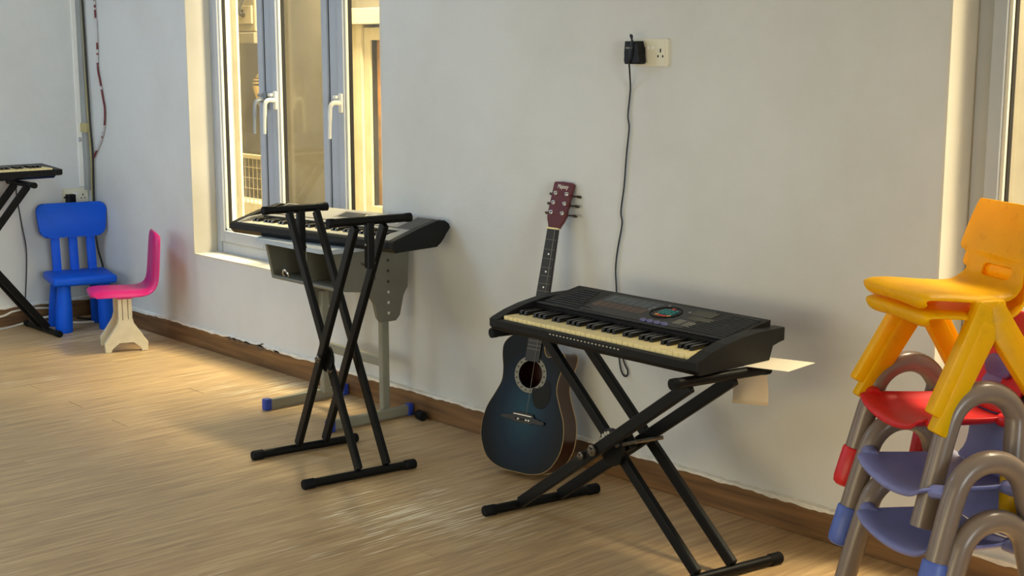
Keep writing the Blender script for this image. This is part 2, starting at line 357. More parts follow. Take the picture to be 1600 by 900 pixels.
# reveals, sills and windows in the long wall
def window(n, x0, x1, posts, handles, sashlabel):
    root = bpy.data.objects.new('window_%d' % n, None); C.objects.link(root); root['kind'] = 'structure'
    root.location = ((x0+x1)/2, YF, ZS); ox, oz = (x0+x1)/2, ZS
    def lb(x0, x1, y0, y1, z0, z1, **k): return bx(x0-ox, x1-ox, y0-YF, y1-YF, z0-oz, z1-oz, **k)
    # reveal lining: sides, sill, head
    bm = bmesh.new()
    for a in ((x0-.002, x0+.006, W-.001, YO+.001, ZS, ZT), (x1-.006, x1+.002, W-.001, YO+.001, ZS, ZT), (x0, x1, W-.001, YO+.001, ZT-.006, ZT+.002)):
        box(bm, a[0]-ox, a[1]-ox, a[2]-YF, a[3]-YF, a[4]-oz, a[5]-oz)
    obj('reveal', bm, m_reveal, root)
    obj('window_sill', lb(x0-.002, x1+.002, W-.002, YO+.03, ZS-.006, ZS+.003), m_reveal, root)
    # fixed frame
    fx0, fx1 = x0+.012, x1-.012
    obj('frame_stile', lb(fx0, fx0+.043, YF, YF+.046, ZS+.003, ZT-.006, bev=.003), m_pvc, root)
    obj('frame_stile', lb(fx1-.05, fx1, YF, YF+.046, ZS+.003, ZT-.006, bev=.003), m_pvc, root)
    obj('frame_rail', lb(fx0+.05, fx1-.05, YF, YF+.046, ZS+.003, ZS+.058, bev=.003), m_pvc, root)
    obj('frame_rail', lb(fx0+.05, fx1-.05, YF, YF+.046, ZT-.06, ZT-.006, bev=.003), m_pvc, root)
    edges = [fx0+.043]
    for p0, p1 in posts:
        obj('mullion', lb(p0, p1, YF, YF+.046, ZS+.058, ZT-.06, bev=.003), m_pvc, root)
        edges += [p0, p1]
    edges.append(fx1-.05)
    zb, zt = ZS+.060, ZT-.062
    for i in range(0, len(edges), 2):
        a, b_ = edges[i]+.0035, edges[i+1]-.0035
        s = .040; bm = bmesh.new()
        for q in ((a, a+s, zb, zt), (b_-s, b_, zb, zt), (a+s, b_-s, zb, zb+.055), (a+s, b_-s, zt-.05, zt)):
            box(bm, q[0]-ox, q[1]-ox, -.012, .040, q[2]-oz, q[3]-oz, bev=.003)
        sash = obj('sash', bm, m_pvc, root)
        bm = bmesh.new()
        for q in ((a-.0035, a+.0015), (b_-.0015, b_+.0035)): box(bm, q[0]-ox, q[1]-ox, -.0005, .030, zb-oz, zt-oz)
        obj('sash_seal', bm, m_gasket, sash)
        bm = bmesh.new(); e = .010
        for q in ((a+s, a+s+e, zb+.055, zt-.05), (b_-s-e, b_-s, zb+.055, zt-.05), (a+s, b_-s, zb+.055, zb+.055+e), (a+s, b_-s, zt-.05-e, zt-.05)):
            box(bm, q[0]-ox, q[1]-ox, .0, .012, q[2]-oz, q[3]-oz)
        obj('glazing_bead', bm, m_bead, sash)
        bm = bmesh.new(); e2 = .013
        for q in ((a+s, a+s+e2, zb+.055, zt-.05), (b_-s-e2, b_-s, zb+.055, zt-.05), (a+s, b_-s, zb+.055, zb+.055+e2), (a+s, b_-s, zt-.05-e2, zt-.05)):
            box(bm, q[0]-ox, q[1]-ox, .012, .030, q[2]-oz, q[3]-oz)
        obj('gasket', bm, m_gasket, sash)
        obj('pane', bx(a+s-ox, b_-s-ox, .030, .034, zb+.055-oz, zt-.05-oz), m_glass, root)
    for hx, hz, mt in handles:
        bm = bmesh.new(); box(bm, hx-ox-.013, hx-ox+.013, -.024, -.012, hz-oz-.042, hz-oz+.042, bev=.006)
        h = obj('handle', bm, mt, root, smooth=True)
        obj('handle_lever', tb(catmull([(hx-ox, -.02, hz-oz), (hx-ox, -.05, hz-oz+.002), (hx-ox, -.068, hz-oz-.008), (hx-ox, -.074, hz-oz-.04), (hx-ox, -.078, hz-oz-.15)], 5), [.011]*6+[.010]*6+[.009]*5+[.0075]*4, 10), mt, h, smooth=True)
        obj('handle_catch', bx(hx-ox-.03, hx-ox-.006, -.04, -.012, hz-oz+.018, hz-oz+.032, bev=.003), mt, h)
    return root
m_handle = M('handle_paint', (226, 222, 208), rough=.35)
m_handle_shade = M('handle_grey', (132, 138, 142), rough=.35)  # pale handle paint darkened to grey for the shade on the first handle
window(1, WIN1[0], WIN1[1], [(-5.55, -5.480), (-5.030, -4.957)], [(-5.532, 1.225, m_handle_shade), (-5.445, 1.228, m_handle), (-4.928, 1.230, m_handle)], '')
window(2, WIN2[0], WIN2[1], [(-1.47, -1.40), (-.97, -.90)], [], '')

# ------------------------------------------------------------------ the yard outside
m_taupe = M('yard_wall_render', (108, 102, 90), rough=.9, var=.2, vscale=3, bump=.3, bscale=14)
m_yel = M('cream_render', (190, 182, 158), rough=.8, var=.06, vscale=4)
m_yfr = M('cream_window_frame', (180, 168, 138), rough=.6, var=.08, vscale=6)
m_brown = M('brown_curtain', (206, 138, 66), rough=.7, var=.4, vscale=9)
struct(obj('wall_yard', bx(-12, 3, 5.42, 5.6, -1.0, 5.0), m_taupe))
struct(obj('floor_yard', bx(-12, 3, YO, 5.42, -1.2, -1.0), m_yel))
struct(obj('wall_yard_end', bx(-12.2, -12, YO, 5.6, -1.0, 5.0), m_yel))
struct(obj('wall_outside', bx(-12, XL-.2, YO-.2, YO, -1, 5.0), m_yel))
# exterior faces of the long wall
bm = bmesh.new()
struct(obj('trim_1', bx(WIN1[0]-.6, WIN1[0]+.05, YO, YO+.012, -.9, 3.2), m_yel))
# parapet in front of the yard wall
struct(obj('wall_parapet', bx(-10.5, -7.92, 5.0, 5.15, -1.0, .43, bev=.01), m_yel))
nw = thing('neighbour_window', 'cream framed window with brown curtained glass across the yard', 'window', (-6.9, 5.42, 0))
def nb(name, x0, x1, y0, y1, z0, z1, m, p=None, bev=.003): return obj(name, bx(x0+6.9, x1+6.9, y0-5.42, y1-5.42, z0, z1, bev=bev), m, p or nw)
nb('surround', -7.60, -7.345, 5.32, 5.42, -.4, 1.62, m_yfr)
nb('surround', -6.40, -6.15, 5.32, 5.42, -.4, 1.62, m_yfr)
nb('lintel', -7.60, -6.15, 5.26, 5.42, 1.62, 1.72, m_yel)
nb('surround', -7.345, -6.40, 5.32, 5.42, -.4, .33, m_yfr)
fr = nb('window_frame', -7.34, -7.275, 5.34, 5.40, .35, 1.60, m_yfr)
nb('window_frame', -6.47, -6.405, 5.34, 5.40, .35, 1.60, m_yfr)
nb('window_frame', -7.275, -6.47, 5.34, 5.40, 1.52, 1.60, m_yfr)
nb('window_frame', -7.275, -6.47, 5.34, 5.40, .35, .455, m_yfr)
nb('gasket', -7.275, -7.258, 5.355, 5.385, .455, 1.52, m_gasket, bev=0)
nb('pane', -7.258, -6.47, 5.375, 5.379, .455, 1.52, m_glass, bev=0)
bm = bmesh.new()
n = 40; pv = None
for i in range(n+1):
    x = -7.26+6.9+(.79)*i/n; y = -.034+.008*math.sin(i*1.7)+.006*math.sin(i*.6)
    v = (bm.verts.new((x, y, .455)), bm.verts.new((x, y, 1.52)))
    if pv: bm.faces.new((pv[0], v[0], v[1], pv[1]))
    pv = v
cu = obj('curtain', bm, m_brown, nw, smooth=True, sharp=80); so = cu.modifiers.new('thickness', 'SOLIDIFY'); so.thickness = .003
# outdoor unit with pipes
ac = thing('air_conditioner', 'cream outdoor air conditioner unit with dark pipes seen through the window', 'air conditioner', (-8.42, 5.2, 1.575))
m_ac = M('ac_case', (140, 130, 106), rough=.5, var=.05)
m_pipe = M('pipe_insulation', (70, 70, 66), rough=.8)
obj('case', bx(-.42, .33, -.20, .0, 0, .55, bev=.012), m_ac, ac)
obj('valve_recess', bx(.02, .30, -.212, -.196, .055, .175, bev=.004), M('ac_recess', (150, 138, 110), rough=.6), ac)
for k, xx in enumerate((.08, .20)):
    v = obj('valve', lathe([(.026, 0), (.026, .018), (.014, .02), (.014, .05)], 12, axis=Matrix.Translation((xx, -.21, .125)) @ Matrix.Rotation(R(90), 4, 'X')), m_bolt, ac, smooth=True)
    obj('pipe', tb(catmull([(xx, -.25, .125), (xx+.05, -.27, .18), (xx+.14, -.25, .32), (xx+.2, -.2, .55), (xx+.22, -.2, .9)], 6), .018, 8), m_pipe, ac, smooth=True)
obj('drain_hose', tb(catmull([(-.02, -.22, .12), (.03, -.25, .04), (.10, -.24, -.03), (.16, -.2, -.01), (.2, -.12, .03)], 6), .007, 6), m_pipe, ac, smooth=True)
obj('fan_grille', lathe([(.20, 0), (.20, .012), (.17, .015)], 24, axis=Matrix.Translation((-.2, -.2, .30)) @ Matrix.Rotation(R(90), 4, 'X')), m_ac, ac, smooth=True)
sh = obj('concrete_ledge', bx(-9.3, -8.0, 4.93, 5.12, 1.50, 1.573, bev=.006), M('concrete', (112, 104, 86), rough=.9, var=.15)); tag(sh, 'concrete ledge carrying the outdoor air conditioner unit', 'ledge')
lp = thing('yard_lamp', 'cream louvred lamp on the yard wall behind the left pane', 'lamp', (-8.575, 5.36, 1.20))
ml = M('lamp_cream', (196, 170, 120), rough=.5)
obj('lamp_base', bx(-.03, .03, .0, .06, -.04, .04, bev=.006), ml, lp)
obj('lamp_body', lathe([(.045, -.14), (.075, -.04), (.085, .0), (.085, .008)], 18), ml, lp, smooth=True)
for k, (rr, zz) in enumerate(((.085, .028), (.078, .05), (.062, .070))):
    obj('louvre', lathe([(rr, zz-.006), (rr, zz+.006)], 18), ml, lp, smooth=True)
obj('lamp_dome', lathe([(.055, .078), (.045, .094), (.02, .102)], 18), ml, lp, smooth=True)
obj('lamp_core', lathe([(.05, .0), (.05, .078)], 12), M('lamp_core_dark', (90, 70, 44), rough=.7), lp)
mf = thing('mesh_railing', 'white welded wire mesh railing low behind the left pane', 'railing', (-7.75, 4.6, -.2))
mw = M('railing_paint', (166, 154, 126), rough=.5)
obj('top_rail', bx(-.65, .50, -.012, .012, .985, 1.012, bev=.003), mw, mf)
for k in range(24): obj('wire', cyl((-.62+k*.047, 0, 0), (-.62+k*.047, 0, .99), .0022, 5), mw, mf)
for k in range(14): obj('wire', cyl((-.65, -.004, .93-k*.066), (.50, -.004, .93-k*.066), .0022, 5), mw, mf)
for k in (-.64, .49): obj('post', bx(k-.014, k+.014, -.014, .014, -.8, 1.0), mw, mf)

# ------------------------------------------------------------------ electronic keyboards
m_key = M('aged_white_key', (232, 212, 152), rough=.4, var=.08, vscale=30)
m_key2 = M('white_key', (222, 212, 184), rough=.4, var=.08, vscale=30)
m_bkey = M('black_key', (14, 13, 13), rough=.22)
def keyset(root, u0, u1, b0, b1, z, mat, nwhite=36):
    pw = (u1-u0)/nwhite; d = b1-b0
    wk = bk = None; bd = d*.62
    for i in range(nwhite):
        loc = (u0+i*pw, b0, z)
        if wk is None:
            wk = obj('white_key', bx(.0007, pw-.0007, 0, d, -.020, 0, bev=.0010, seg=1), mat, root); wk.location = loc
        else: inst(wk, loc)
        if i < nwhite-1 and i % 7 in (0, 1, 3, 4, 5):
            lc = (u0+(i+1)*pw, b1-bd, z)
            if bk is None:
                hw = pw*.29; bm = bmesh.new()
                prism(bm, [(0, -.004), (.0035, .0105), (.010, .0125), (bd, .0125), (bd, -.004)], -hw, hw, 'x', bev=.0012)
                bk = obj('black_key', bm, m_bkey, root); bk.location = lc
            else: inst(bk, lc)

def panel_frame(b0, z0, b1, z1):
    a = math.atan2(z1-z0, b1-b0)
    return Matrix.Translation((0, b0, z0)) @ Matrix.Rotation(a, 4, 'X')

# --- black portable keyboard on the right-hand stand
kb = thing('electronic_keyboard', 'black electronic keyboard with yellowed keys on the open stand before the guitar', 'keyboard', (-3.117, 2.72, .611), -.012)
L, D = .836, .366
cheek = [(.012, 0), (0, .014), (0, .036), (.014, .041), (.06, .057), (.12, .071), (.19, .081), (.26, .086), (.366, .085), (.366, .048), (.312, .042), (.302, 0)]
main = [(.012, 0), (0, .014), (0, .034), (.014, .037), (.022, .022), (.158, .022), (.158, .067), (.166, .070), (.345, .101), (.352, .101), (.352, .048), (.312, .042), (.302, 0)]
bm = bmesh.new(); prism(bm, main, .034, L-.040, 'x'); obj('case', bm, m_blk2, kb)
bm = bmesh.new(); prism(bm, cheek, 0, .036, 'x', bev=.003); obj('end_cheek', bm, m_blk2, kb)
bm = bmesh.new(); prism(bm, cheek, L-.042, L, 'x', bev=.003); obj('end_cheek', bm, m_blk2, kb)
keyset(kb, .040, L-.046, .024, .150, .046, m_key)
PF = panel_frame(.166, .070, .345, .101); PLEN = .181
def onpanel(name, u0, u1, v0, v1, h, mat, bev=0, h0=-.002):
    return obj(name, bx(u0, u1, v0, v1, h0, h, bev=bev, mat=PF), mat, kb)
onpanel('panel_lip', .036, L-.042, -.010, .004, .004, m_blk, bev=.002)
mrid = M('grille_ridge', (30, 29, 27), rough=.45)
for k in range(9):          # left speaker louvres
    onpanel('grille_ridge', .05+.004*k, .20-.006*k, .02+k*.017, .025+k*.017, .0024, mrid, bev=.0008)
for k in range(14):         # right speaker louvres inside a curved edge
    v = .012+k*.0115; onpanel('grille_ridge', L-.045-.185+.075*math.sin((k/13)*1.45)**1.0, L-.055, v, v+.0055, .0026, mrid, bev=.0008)
mpan = M('printed_panel', (34, 33, 31), rough=.5); onpanel('control_panel', .205, L-.215, .012, .172, .0010, mpan)
mbl = M('print_slate', (84, 90, 92), rough=.6, var=.15, vscale=40); mrd = M('print_rust', (92, 72, 60), rough=.6, var=.15, vscale=40)
mlcd = M('print_olive', (64, 62, 49), rough=.5, var=.1, vscale=30)
for k in range(7):
    onpanel('printed_block', .222+k*.030, .249+k*.030, .105, .158, .0014, mbl)
    onpanel('printed_block', .214+k*.030, .241+k*.030, .058, .098, .0014, mrd)
onpanel('volume_slot', .205, .236, .030, .036, .0016, m_rub)
onpanel('display', .555, .640, .118, .160, .0014, mlcd); onpanel('display', .575, .660, .085, .112, .0014, mlcd)
# round keypad
kc = Vector((.485, .100, .0012))
obj('keypad_ring', tb([PF @ (kc+Vector((.050*math.cos(a*math.pi/16), .044*math.sin(a*math.pi/16), .001))) for a in range(32)], .0018, 6, closed=True), m_rub, kb, smooth=True)
mteal = M('teal_button', (40, 122, 118), rough=.4); mred = M('red_button', (176, 64, 44), rough=.4); mor = M('orange_button', (206, 132, 66), rough=.4); mlil = M('violet_button', (86, 84, 128), rough=.4)
for i in range(4):
    for j in range(3):
        onpanel('keypad_button', kc.x-.022+i*.0145, kc.x-.012+i*.0145, kc.y-.014+j*.013, kc.y-.005+j*.013, .0045, mteal, bev=.001)
for i, mm in enumerate((mor, mred, mred, mor)):
    onpanel('keypad_button', kc.x-.022+i*.0155, kc.x-.009+i*.0155, kc.y-.032+abs(i-1.5)*.003, kc.y-.024+abs(i-1.5)*.003, .004, mm, bev=.001)
onpanel('keypad_button', kc.x-.004, kc.x+.008, kc.y+.028, kc.y+.036, .004, mred, bev=.001)
for dx, dy in ((-.062, .018), (-.064, -.002), (-.03, .05), (.066, .03)):
    onpanel('small_button', kc.x+dx-.004, kc.x+dx+.004, kc.y+dy-.004, kc.y+dy+.004, .004, M('grey_button', (120, 114, 118), rough=.4), bev=.001)
for k in range(4):
    bm = lathe([(.0125, -.002), (.0125, .004), (.011, .006)], 18, axis=PF @ Matrix.Translation((.470+k*.027, .018, 0)) @ Matrix.Diagonal((1, .72, 1, 1)))
    obj('oval_button', bm, mlil, kb, smooth=True)
mtxt = M('pale_print', (176, 170, 150), rough=.6)
for k in range(6):
    onpanel('printed_line', .560, .590, .040+k*.006, .0409+k*.006, .0015, mtxt); onpanel('printed_line', .600, .630, .034+k*.006, .0349+k*.006, .0015, mtxt)
for k in range(20):   # row of small marks along the front lip
    obj('printed_mark', bx(.27+k*.0145, .27+k*.0145+.006, -.0006, .002, .026, .0295), mtxt, kb)

# --- silver-topped keyboard on the school desk
kb1 = thing('electronic_keyboard', 'silver topped black electronic keyboard lying on the school desk under the window', 'keyboard', (-4.945, 2.905, .716), .136)
m_silver = M('silver_plastic', (158, 154, 146), rough=.38, var=.06, vscale=10)
L1, D1 = .94, .315
main1 = [(.02, 0), (0, .018), (0, .040), (.012, .046), (.02, .028), (.14, .028), (.14, .062), (.150, .064), (.29, .098), (.305, .092), (.315, .070), (.300, .050), (.280, .030), (.26, .012), (.24, 0)]
ch1 = [(.02, 0), (0, .018), (0, .040), (.012, .047), (.08, .064), (.15, .082), (.25, .102), (.285, .098), (.308, .084), (.315, .068), (.300, .052), (.288, .048), (.280, .030), (.26, .014), (.24, 0)]
bm = bmesh.new(); prism(bm, main1, .03, L1-.03, 'x'); obj('case', bm, m_blk, kb1)
for a, b_ in ((0, .03), (L1-.03, L1)):
    bm = bmesh.new(); prism(bm, ch1, a, b_, 'x', bev=.003); obj('end_cheek', bm, m_blk, kb1)
keyset(kb1, .050, L1-.085, .022, .135, .047, m_key2)
PF1 = panel_frame(.150, .064, .290, .098)
def op1(name, u0, u1, v0, v1, h, mat, bev=0): return obj(name, bx(u0, u1, v0, v1, -.002, h, bev=bev, mat=PF1), mat, kb1)
op1('top_panel', .032, L1-.032, -.006, .144, .0025, m_silver, bev=.001)
for a, b_ in ((.030, .049), (L1-.084, L1-.030)):   # silver blocks beside the keys
    bm = bmesh.new(); prism(bm, [(.014, .030), (.014, .047), (.075, .063), (.14, .068), (.14, .030)], a, b_, 'x', bev=.001); obj('side_block', bm, m_silver, kb1)
op1('display', .42, .55, .06, .115, .0035, M('lcd_dark', (52, 50, 44), rough=.25), bev=.001)
op1('display_bezel', .405, .565, .05, .125, .0030, M('silver_dark', (120, 116, 108), rough=.4), bev=.001)
op1('button_strip', .10, .80, .012, .022, .0032, M('strip_dark', (60, 56, 52), rough=.5), bev=.0005)
mgb = M('pale_button', (196, 190, 176), rough=.4)
for i in range(9):
    for j in range(3): op1('panel_button', .59+i*.021, .604+i*.021, .045+j*.026, .058+j*.026, .006, mgb, bev=.0012)
for k in range(12):
    op1('grille_ridge', .80, .895, .012+k*.0105, .0165+k*.0105, .0045, M('grille_grey', (72, 70, 66), rough=.5), bev=.0006)
    op1('grille_ridge', .045, .19, .030+k*.009, .034+k*.009, .0045, M('grille_grey', (72, 70, 66), rough=.5), bev=.0006)

# --- keyboard at the left edge of the picture
kb0 = thing('electronic_keyboard', 'black electronic keyboard cut off by the left picture edge above a crossed stand', 'keyboard', (-6.885, 2.13, .802), R(90))
L0 = .94
main0 = [(.02, 0), (0, .012), (0, .034), (.012, .044), (.02, .030), (.14, .030), (.14, .050), (.25, .060), (.27, .056), (.27, .030), (.24, 0)]
bm = bmesh.new(); prism(bm, main0, .04, L0-.04, 'x'); obj('case', bm, m_blk, kb0)
for a, b_ in ((0, .04), (L0-.04, L0)):
    bm = bmesh.new(); prism(bm, [(.02, .012), (0, .018), (0, .044), (.14, .052), (.25, .060), (.27, .056), (.27, .03), (.24, .012)], a, b_, 'x', bev=.003); obj('end_cheek', bm, m_blk, kb0)
keyset(kb0, .045, L0-.045, .018, .135, .052, m_key)

# ------------------------------------------------------------------ keyboard stands (crossed double bars)
def stand(name, label, loc, rz, feet, arms, bars, bolts, hang=(), caps=True, R_=.0165):
    t = thing(name, label, 'keyboard stand', loc, rz, 'crossed keyboard stands')
    for (u, v0, v1) in feet:
        f = obj('foot_bar', tb([(u, v0+.02, R_), (u, v1-.02, R_)], R_*.92, 14), m_steel, t, smooth=True)
        for a, b_ in ((v0, v0+.045), (v1-.045, v1)):
            obj('end_cap', tb([(u, a, R_), (u, a+.004, R_), (u, b_-.004, R_), (u, b_, R_)], [R_*.92, R_*1.08, R_*1.08, R_*.92], 14), m_rub, f, smooth=True)
    for (u, v0, v1, z) in arms:
        f = obj('support_arm', tb([(u, v0+.01, z), (u, v1-.01, z)], .0145, 14), m_steel, t, smooth=True)
        for a, b_ in ((v0, v0+.02), (v1-.02, v1)):
            obj('end_cap', tb([(u, a, z), (u, b_, z)], .0155, 14), m_rub, f, smooth=True)
    for (u0, z0, u1, z1, v) in bars:
        obj('leg_bar', bar((u0, v, z0), (u1, v, z1), .036, .019, (0, 1, 0), bev=.004), m_steel, t)
    for (u, v, z, r) in bolts:
        obj('pivot_bolt', lathe([(r, 0), (r, .006), (r*.6, .008), (r*.55, .013)], 14, axis=Matrix.Translation((u, v, z)) @ Matrix.Rotation(R(90), 4, 'X')), m_bolt, t, smooth=True)
    return t
s2 = stand('keyboard_stand', 'black crossed keyboard stand holding the yellowed-key keyboard before the guitar', (-3.159, 2.732, 0), R(-9.48),
    [(0, 0, .445), (.80, .065, .51)], [(.022, .015, .36, .594), (.842, .06, .40, .594)],
    [(.02, .03, .842, .582, .125), (.02, .03, .842, .582, .278), (.80, .03, .022, .582, .200), (.80, .03, .022, .582, .330)],
    [(.425, .113, .305, .017), (.37, .113, .275, .012), (.425, .266, .305, .015)])
obj('locking_disc', lathe([(.056, 0), (.056, .012), (.05, .014)], 26, axis=Matrix.Translation((.43, .186, .305)) @ Matrix.Rotation(R(90), 4, 'X')), m_steel, s2, smooth=True)
for k in range(7):
    a = R(40+k*20); obj('disc_hole', lathe([(.0065, 0), (.0065, .003)], 10, axis=Matrix.Translation((.43+.043*math.cos(a), .1725, .305+.043*math.sin(a))) @ Matrix.Rotation(R(90), 4, 'X')), M('hole_light', (170, 165, 150), rough=.6), s2)
obj('release_lever', tb([(.46, .17, .318), (.52, .20, .34), (.54, .28, .345)], .006, 8), m_bolt, s2, smooth=True)
obj('hinge_plate', bar((.405, .230, .29), (.455, .230, .325), .05, .03, (0, 1, 0), bev=.004), m_steel, s2)

s1 = stand('keyboard_stand', 'empty black crossed keyboard stand folded narrow before the school desk', (-4.176, 2.512, 0), R(-7.5),
    [(0, 0, .426), (.41, 0, .436)], [(-.095, .113, .37, .885), (.478, .08, .39, .900)],
    [(.405, .03, -.095, .872, .215), (.405, .03, -.095, .872, .325), (.005, .03, .478, .885, .180), (.005, .03, .478, .885, .290)],
    [(.215, .168, .392, .013), (.235, .203, .35, .010)])
for (u, v, z) in ((-.095, .262, .885), (.478, .232, .900)):
    p = obj('hanging_bracket', bx(u-.013, u+.013, v-.014, v+.014, z-.16, z+.006, bev=.004), m_steel, s1)
    obj('bracket_pin', cyl((u-.012, v-.025, z-.145), (u-.012, v+.025, z-.145), .006, 8), m_bolt, p, smooth=True)
    obj('bracket_hole', lathe([(.004, 0), (.004, .002)], 8, axis=Matrix.Translation((u, v-.0135, z-.08)) @ Matrix.Rotation(R(90), 4, 'X')), MATS['hole_light'], p)
obj('locking_disc', lathe([(.05, 0), (.05, .010)], 24, axis=Matrix.Translation((.215, .203, .392)) @ Matrix.Rotation(R(90), 4, 'X')), m_steel, s1, smooth=True)

s0 = stand('keyboard_stand', 'black crossed keyboard stand against the end wall, cut off by the left edge', (-6.705, 2.928, 0), R(90),
    [(0, 0, .42), (-.70, 0, .42)], [(-.075, .03, .36, .785), (-.58, .03, .36, .785)],
    [(0, .03, -.58, .775, .15), (0, .03, -.58, .775, .25), (-.70, .03, -.075, .775, .12), (-.70, .03, -.075, .775, .28)],
    [(-.33, .105, .40, .015)])

# rubber cap lying on the floor
rc = obj('rubber_cap', tb([(-4.232, 3.312, .019), (-4.226, 3.311, .019), (-4.184, 3.300, .019), (-4.178, 3.298, .019)], [.015, .0185, .0185, .016], 14), m_rub, smooth=True)
tag(rc, 'loose black rubber foot cap lying on the floor beside the desk', 'cap')

# ------------------------------------------------------------------ school desk
m_desk = M('desk_olive_plastic', (108, 104, 88), rough=.5, var=.08, vscale=12)
m_dtop = M('desk_top_grey', (176, 182, 184), rough=.45)
m_dleg = M('desk_grey_metal', (128, 124, 106), rough=.45, var=.06, vscale=12)
m_bcap = M('blue_end_cap', (38, 62, 150), rough=.4)
dk = thing('school_desk', 'grey school desk with open tray and blue foot caps under the window', 'desk', (-4.520, 3.12, 0))
bm = bmesh.new(); prism(bm, rrect(.52, .42, .04), .696, .714, 'z', bev=.004); obj('tabletop', bm, m_dtop, dk)
pan = [(-.17, .694), (.20, .694), (.19, .53), (.165, .50), (.15, .42), (.13, .400), (.055, .400), (.04, .42), (.03, .48), (.0, .53), (-.14, .545)]
for sx in (-1, 1):
    bm = bmesh.new(); prism(bm, pan, sx*.228-.009, sx*.228+.009, 'x', bev=.003); p = obj('side_panel', bm, m_desk, dk)
    if sx == 1:
        for k in range(6): obj('panel_hole', lathe([(.006, 0), (.006, .002)], 12, axis=Matrix.Translation((sx*.2375, .092, .645-k*.042)) @ Matrix.Rotation(R(90), 4, 'Y')), M('hole_pale' if k > 2 else 'hole_dark', (196, 192, 176) if k > 2 else (50, 48, 40), rough=.6), p)
        for k, s in enumerate('123'): text('size_number', s, .022, MATS.get('hole_dark') or M('hole_dark', (50, 48, 40)), p, (sx*.2375, .028, .645-k*.032), (R(90), 0, R(90)))
    obj('post', bx(sx*.200-.014+sx*.008, sx*.200+.014+sx*.006, .070, .108, .03, .47, bev=.006), m_dleg, dk)
    f = obj('foot_bar', bx(sx*.226-.013, sx*.226+.013, -.185, .195, .004, .046, bev=.008), m_dleg, dk)
    for a, b_ in ((-.205, -.170), (.18, .212)): obj('foot_cap', bx(sx*.226-.015, sx*.226+.015, a, b_, 0, .050, bev=.007), m_bcap, f)
obj('tray', bx(-.219, .219, -.14, .13, .548, .556), m_desk, dk)
obj('tray_back', bx(-.219, .219, .125, .133, .556, .695), m_desk, dk)
obj('tray_rim', tb([(-.219, -.142, .552), (.219, -.142, .552)], .008, 8), m_desk, dk, smooth=True)
obj('tray_divider', bx(.0, .006, -.13, .125, .556, .695), m_desk, dk)
for k in range(3): obj('bracket_hole', lathe([(.0065, 0), (.0065, .002)], 10, axis=Matrix.Translation((-.055, .124, .67-k*.035)) @ Matrix.Rotation(R(90), 4, 'X')), MATS['hole_pale'] if 'hole_pale' in MATS else m_white, dk)
obj('hook', tb(catmull([(-.135, -.135, .56), (-.135, -.15, .575), (-.12, -.152, .592), (-.105, -.15, .58), (-.105, -.14, .565)], 5), .005, 8), m_chrome, dk, smooth=True)
obj('crossbar', bx(-.214, .214, .072, .096, .215, .255, bev=.006), m_dleg, dk)

# ------------------------------------------------------------------ guitar leaning on the wall
al, be, ya = .222, .042, .262
t0 = Vector((math.cos(ya), math.sin(ya), 0)); n0 = Vector((math.sin(ya), -math.cos(ya), 0)); up = Vector((0, 0, 1))
s1v = math.cos(al)*up-math.sin(al)*n0; nn = math.cos(al)*n0+math.sin(al)*up
sv = math.cos(be)*s1v+math.sin(be)*t0; tt = math.cos(be)*t0-math.sin(be)*s1v
gt = thing('acoustic_guitar', 'blue burst acoustic guitar with dark red sides and headstock leaning on the wall', 'guitar')
gm = Matrix((tt, -nn, sv)).transposed().to_4x4(); gm.translation = Vector((-3.393, 3.080, .021)); gt.matrix_world = gm
half = [(0, .0), (.07, .004), (.125, .03), (.158, .085), (.166, .14), (.156, .20), (.130, .255), (.112, .30), (.114, .345), (.126, .395), (.124, .432), (.095, .462), (.05, .474), (.022, .476)]
left = [(-x, z) for x, z in half[1:]]
right = [(.07, .004), (.125, .03), (.158, .085), (.166, .14), (.156, .20), (.130, .255), (.112, .30), (.112, .340), (.121, .380), (.125, .412), (.117, .428), (.098, .428), (.076, .412), (.056, .408), (.042, .425), (.036, .455), (.028, .476)]
outl = [tuple(v)[:2] for v in catmull([(x, z, 0) for x, z in [(0, 0)]+right+left[::-1]], 4, closed=True)]
TB = .088
def burst():
    m = bpy.data.materials.new('blue_burst_lacquer'); m.use_nodes = True; nt = m.node_tree; b = nt.nodes['Principled BSDF']; L = nt.links.new; N = nt.nodes.new
    tc = N('ShaderNodeTexCoord'); mp = N('ShaderNodeMapping'); mp.inputs['Location'].default_value = (0, 0, -.20*4.1); mp.inputs['Scale'].default_value = (6.2, 0, 4.1); L(tc.outputs['Object'], mp.inputs['Vector'])
    g = N('ShaderNodeVectorMath'); g.operation = 'LENGTH'; L(mp.outputs['Vector'], g.inputs[0])
    r = N('ShaderNodeValToRGB'); e = r.color_ramp.elements; e[0].position = .05; e[0].color = lin((24, 62, 78)); e[1].position = .96; e[1].color = lin((5, 6, 8)); x = e.new(.55); x.color = lin((12, 32, 48))
    L(g.outputs['Value'], r.inputs['Fac']); L(r.outputs['Color'], b.inputs['Base Color']); b.inputs['Roughness'].default_value = .38; b.inputs['Specular IOR Level'].default_value = .16
    return m
m_burst = burst(); m_maho = M('dark_red_mahogany', (54, 16, 13), rough=.3, var=.25, vscale=14, coat=.2); m_head = M('headstock_red_lacquer', (88, 28, 28), rough=.32, var=.15, vscale=14)
m_ebony = M('rosewood_black', (20, 17, 16), rough=.5); m_bind = M('cream_binding', (178, 150, 98), rough=.45)
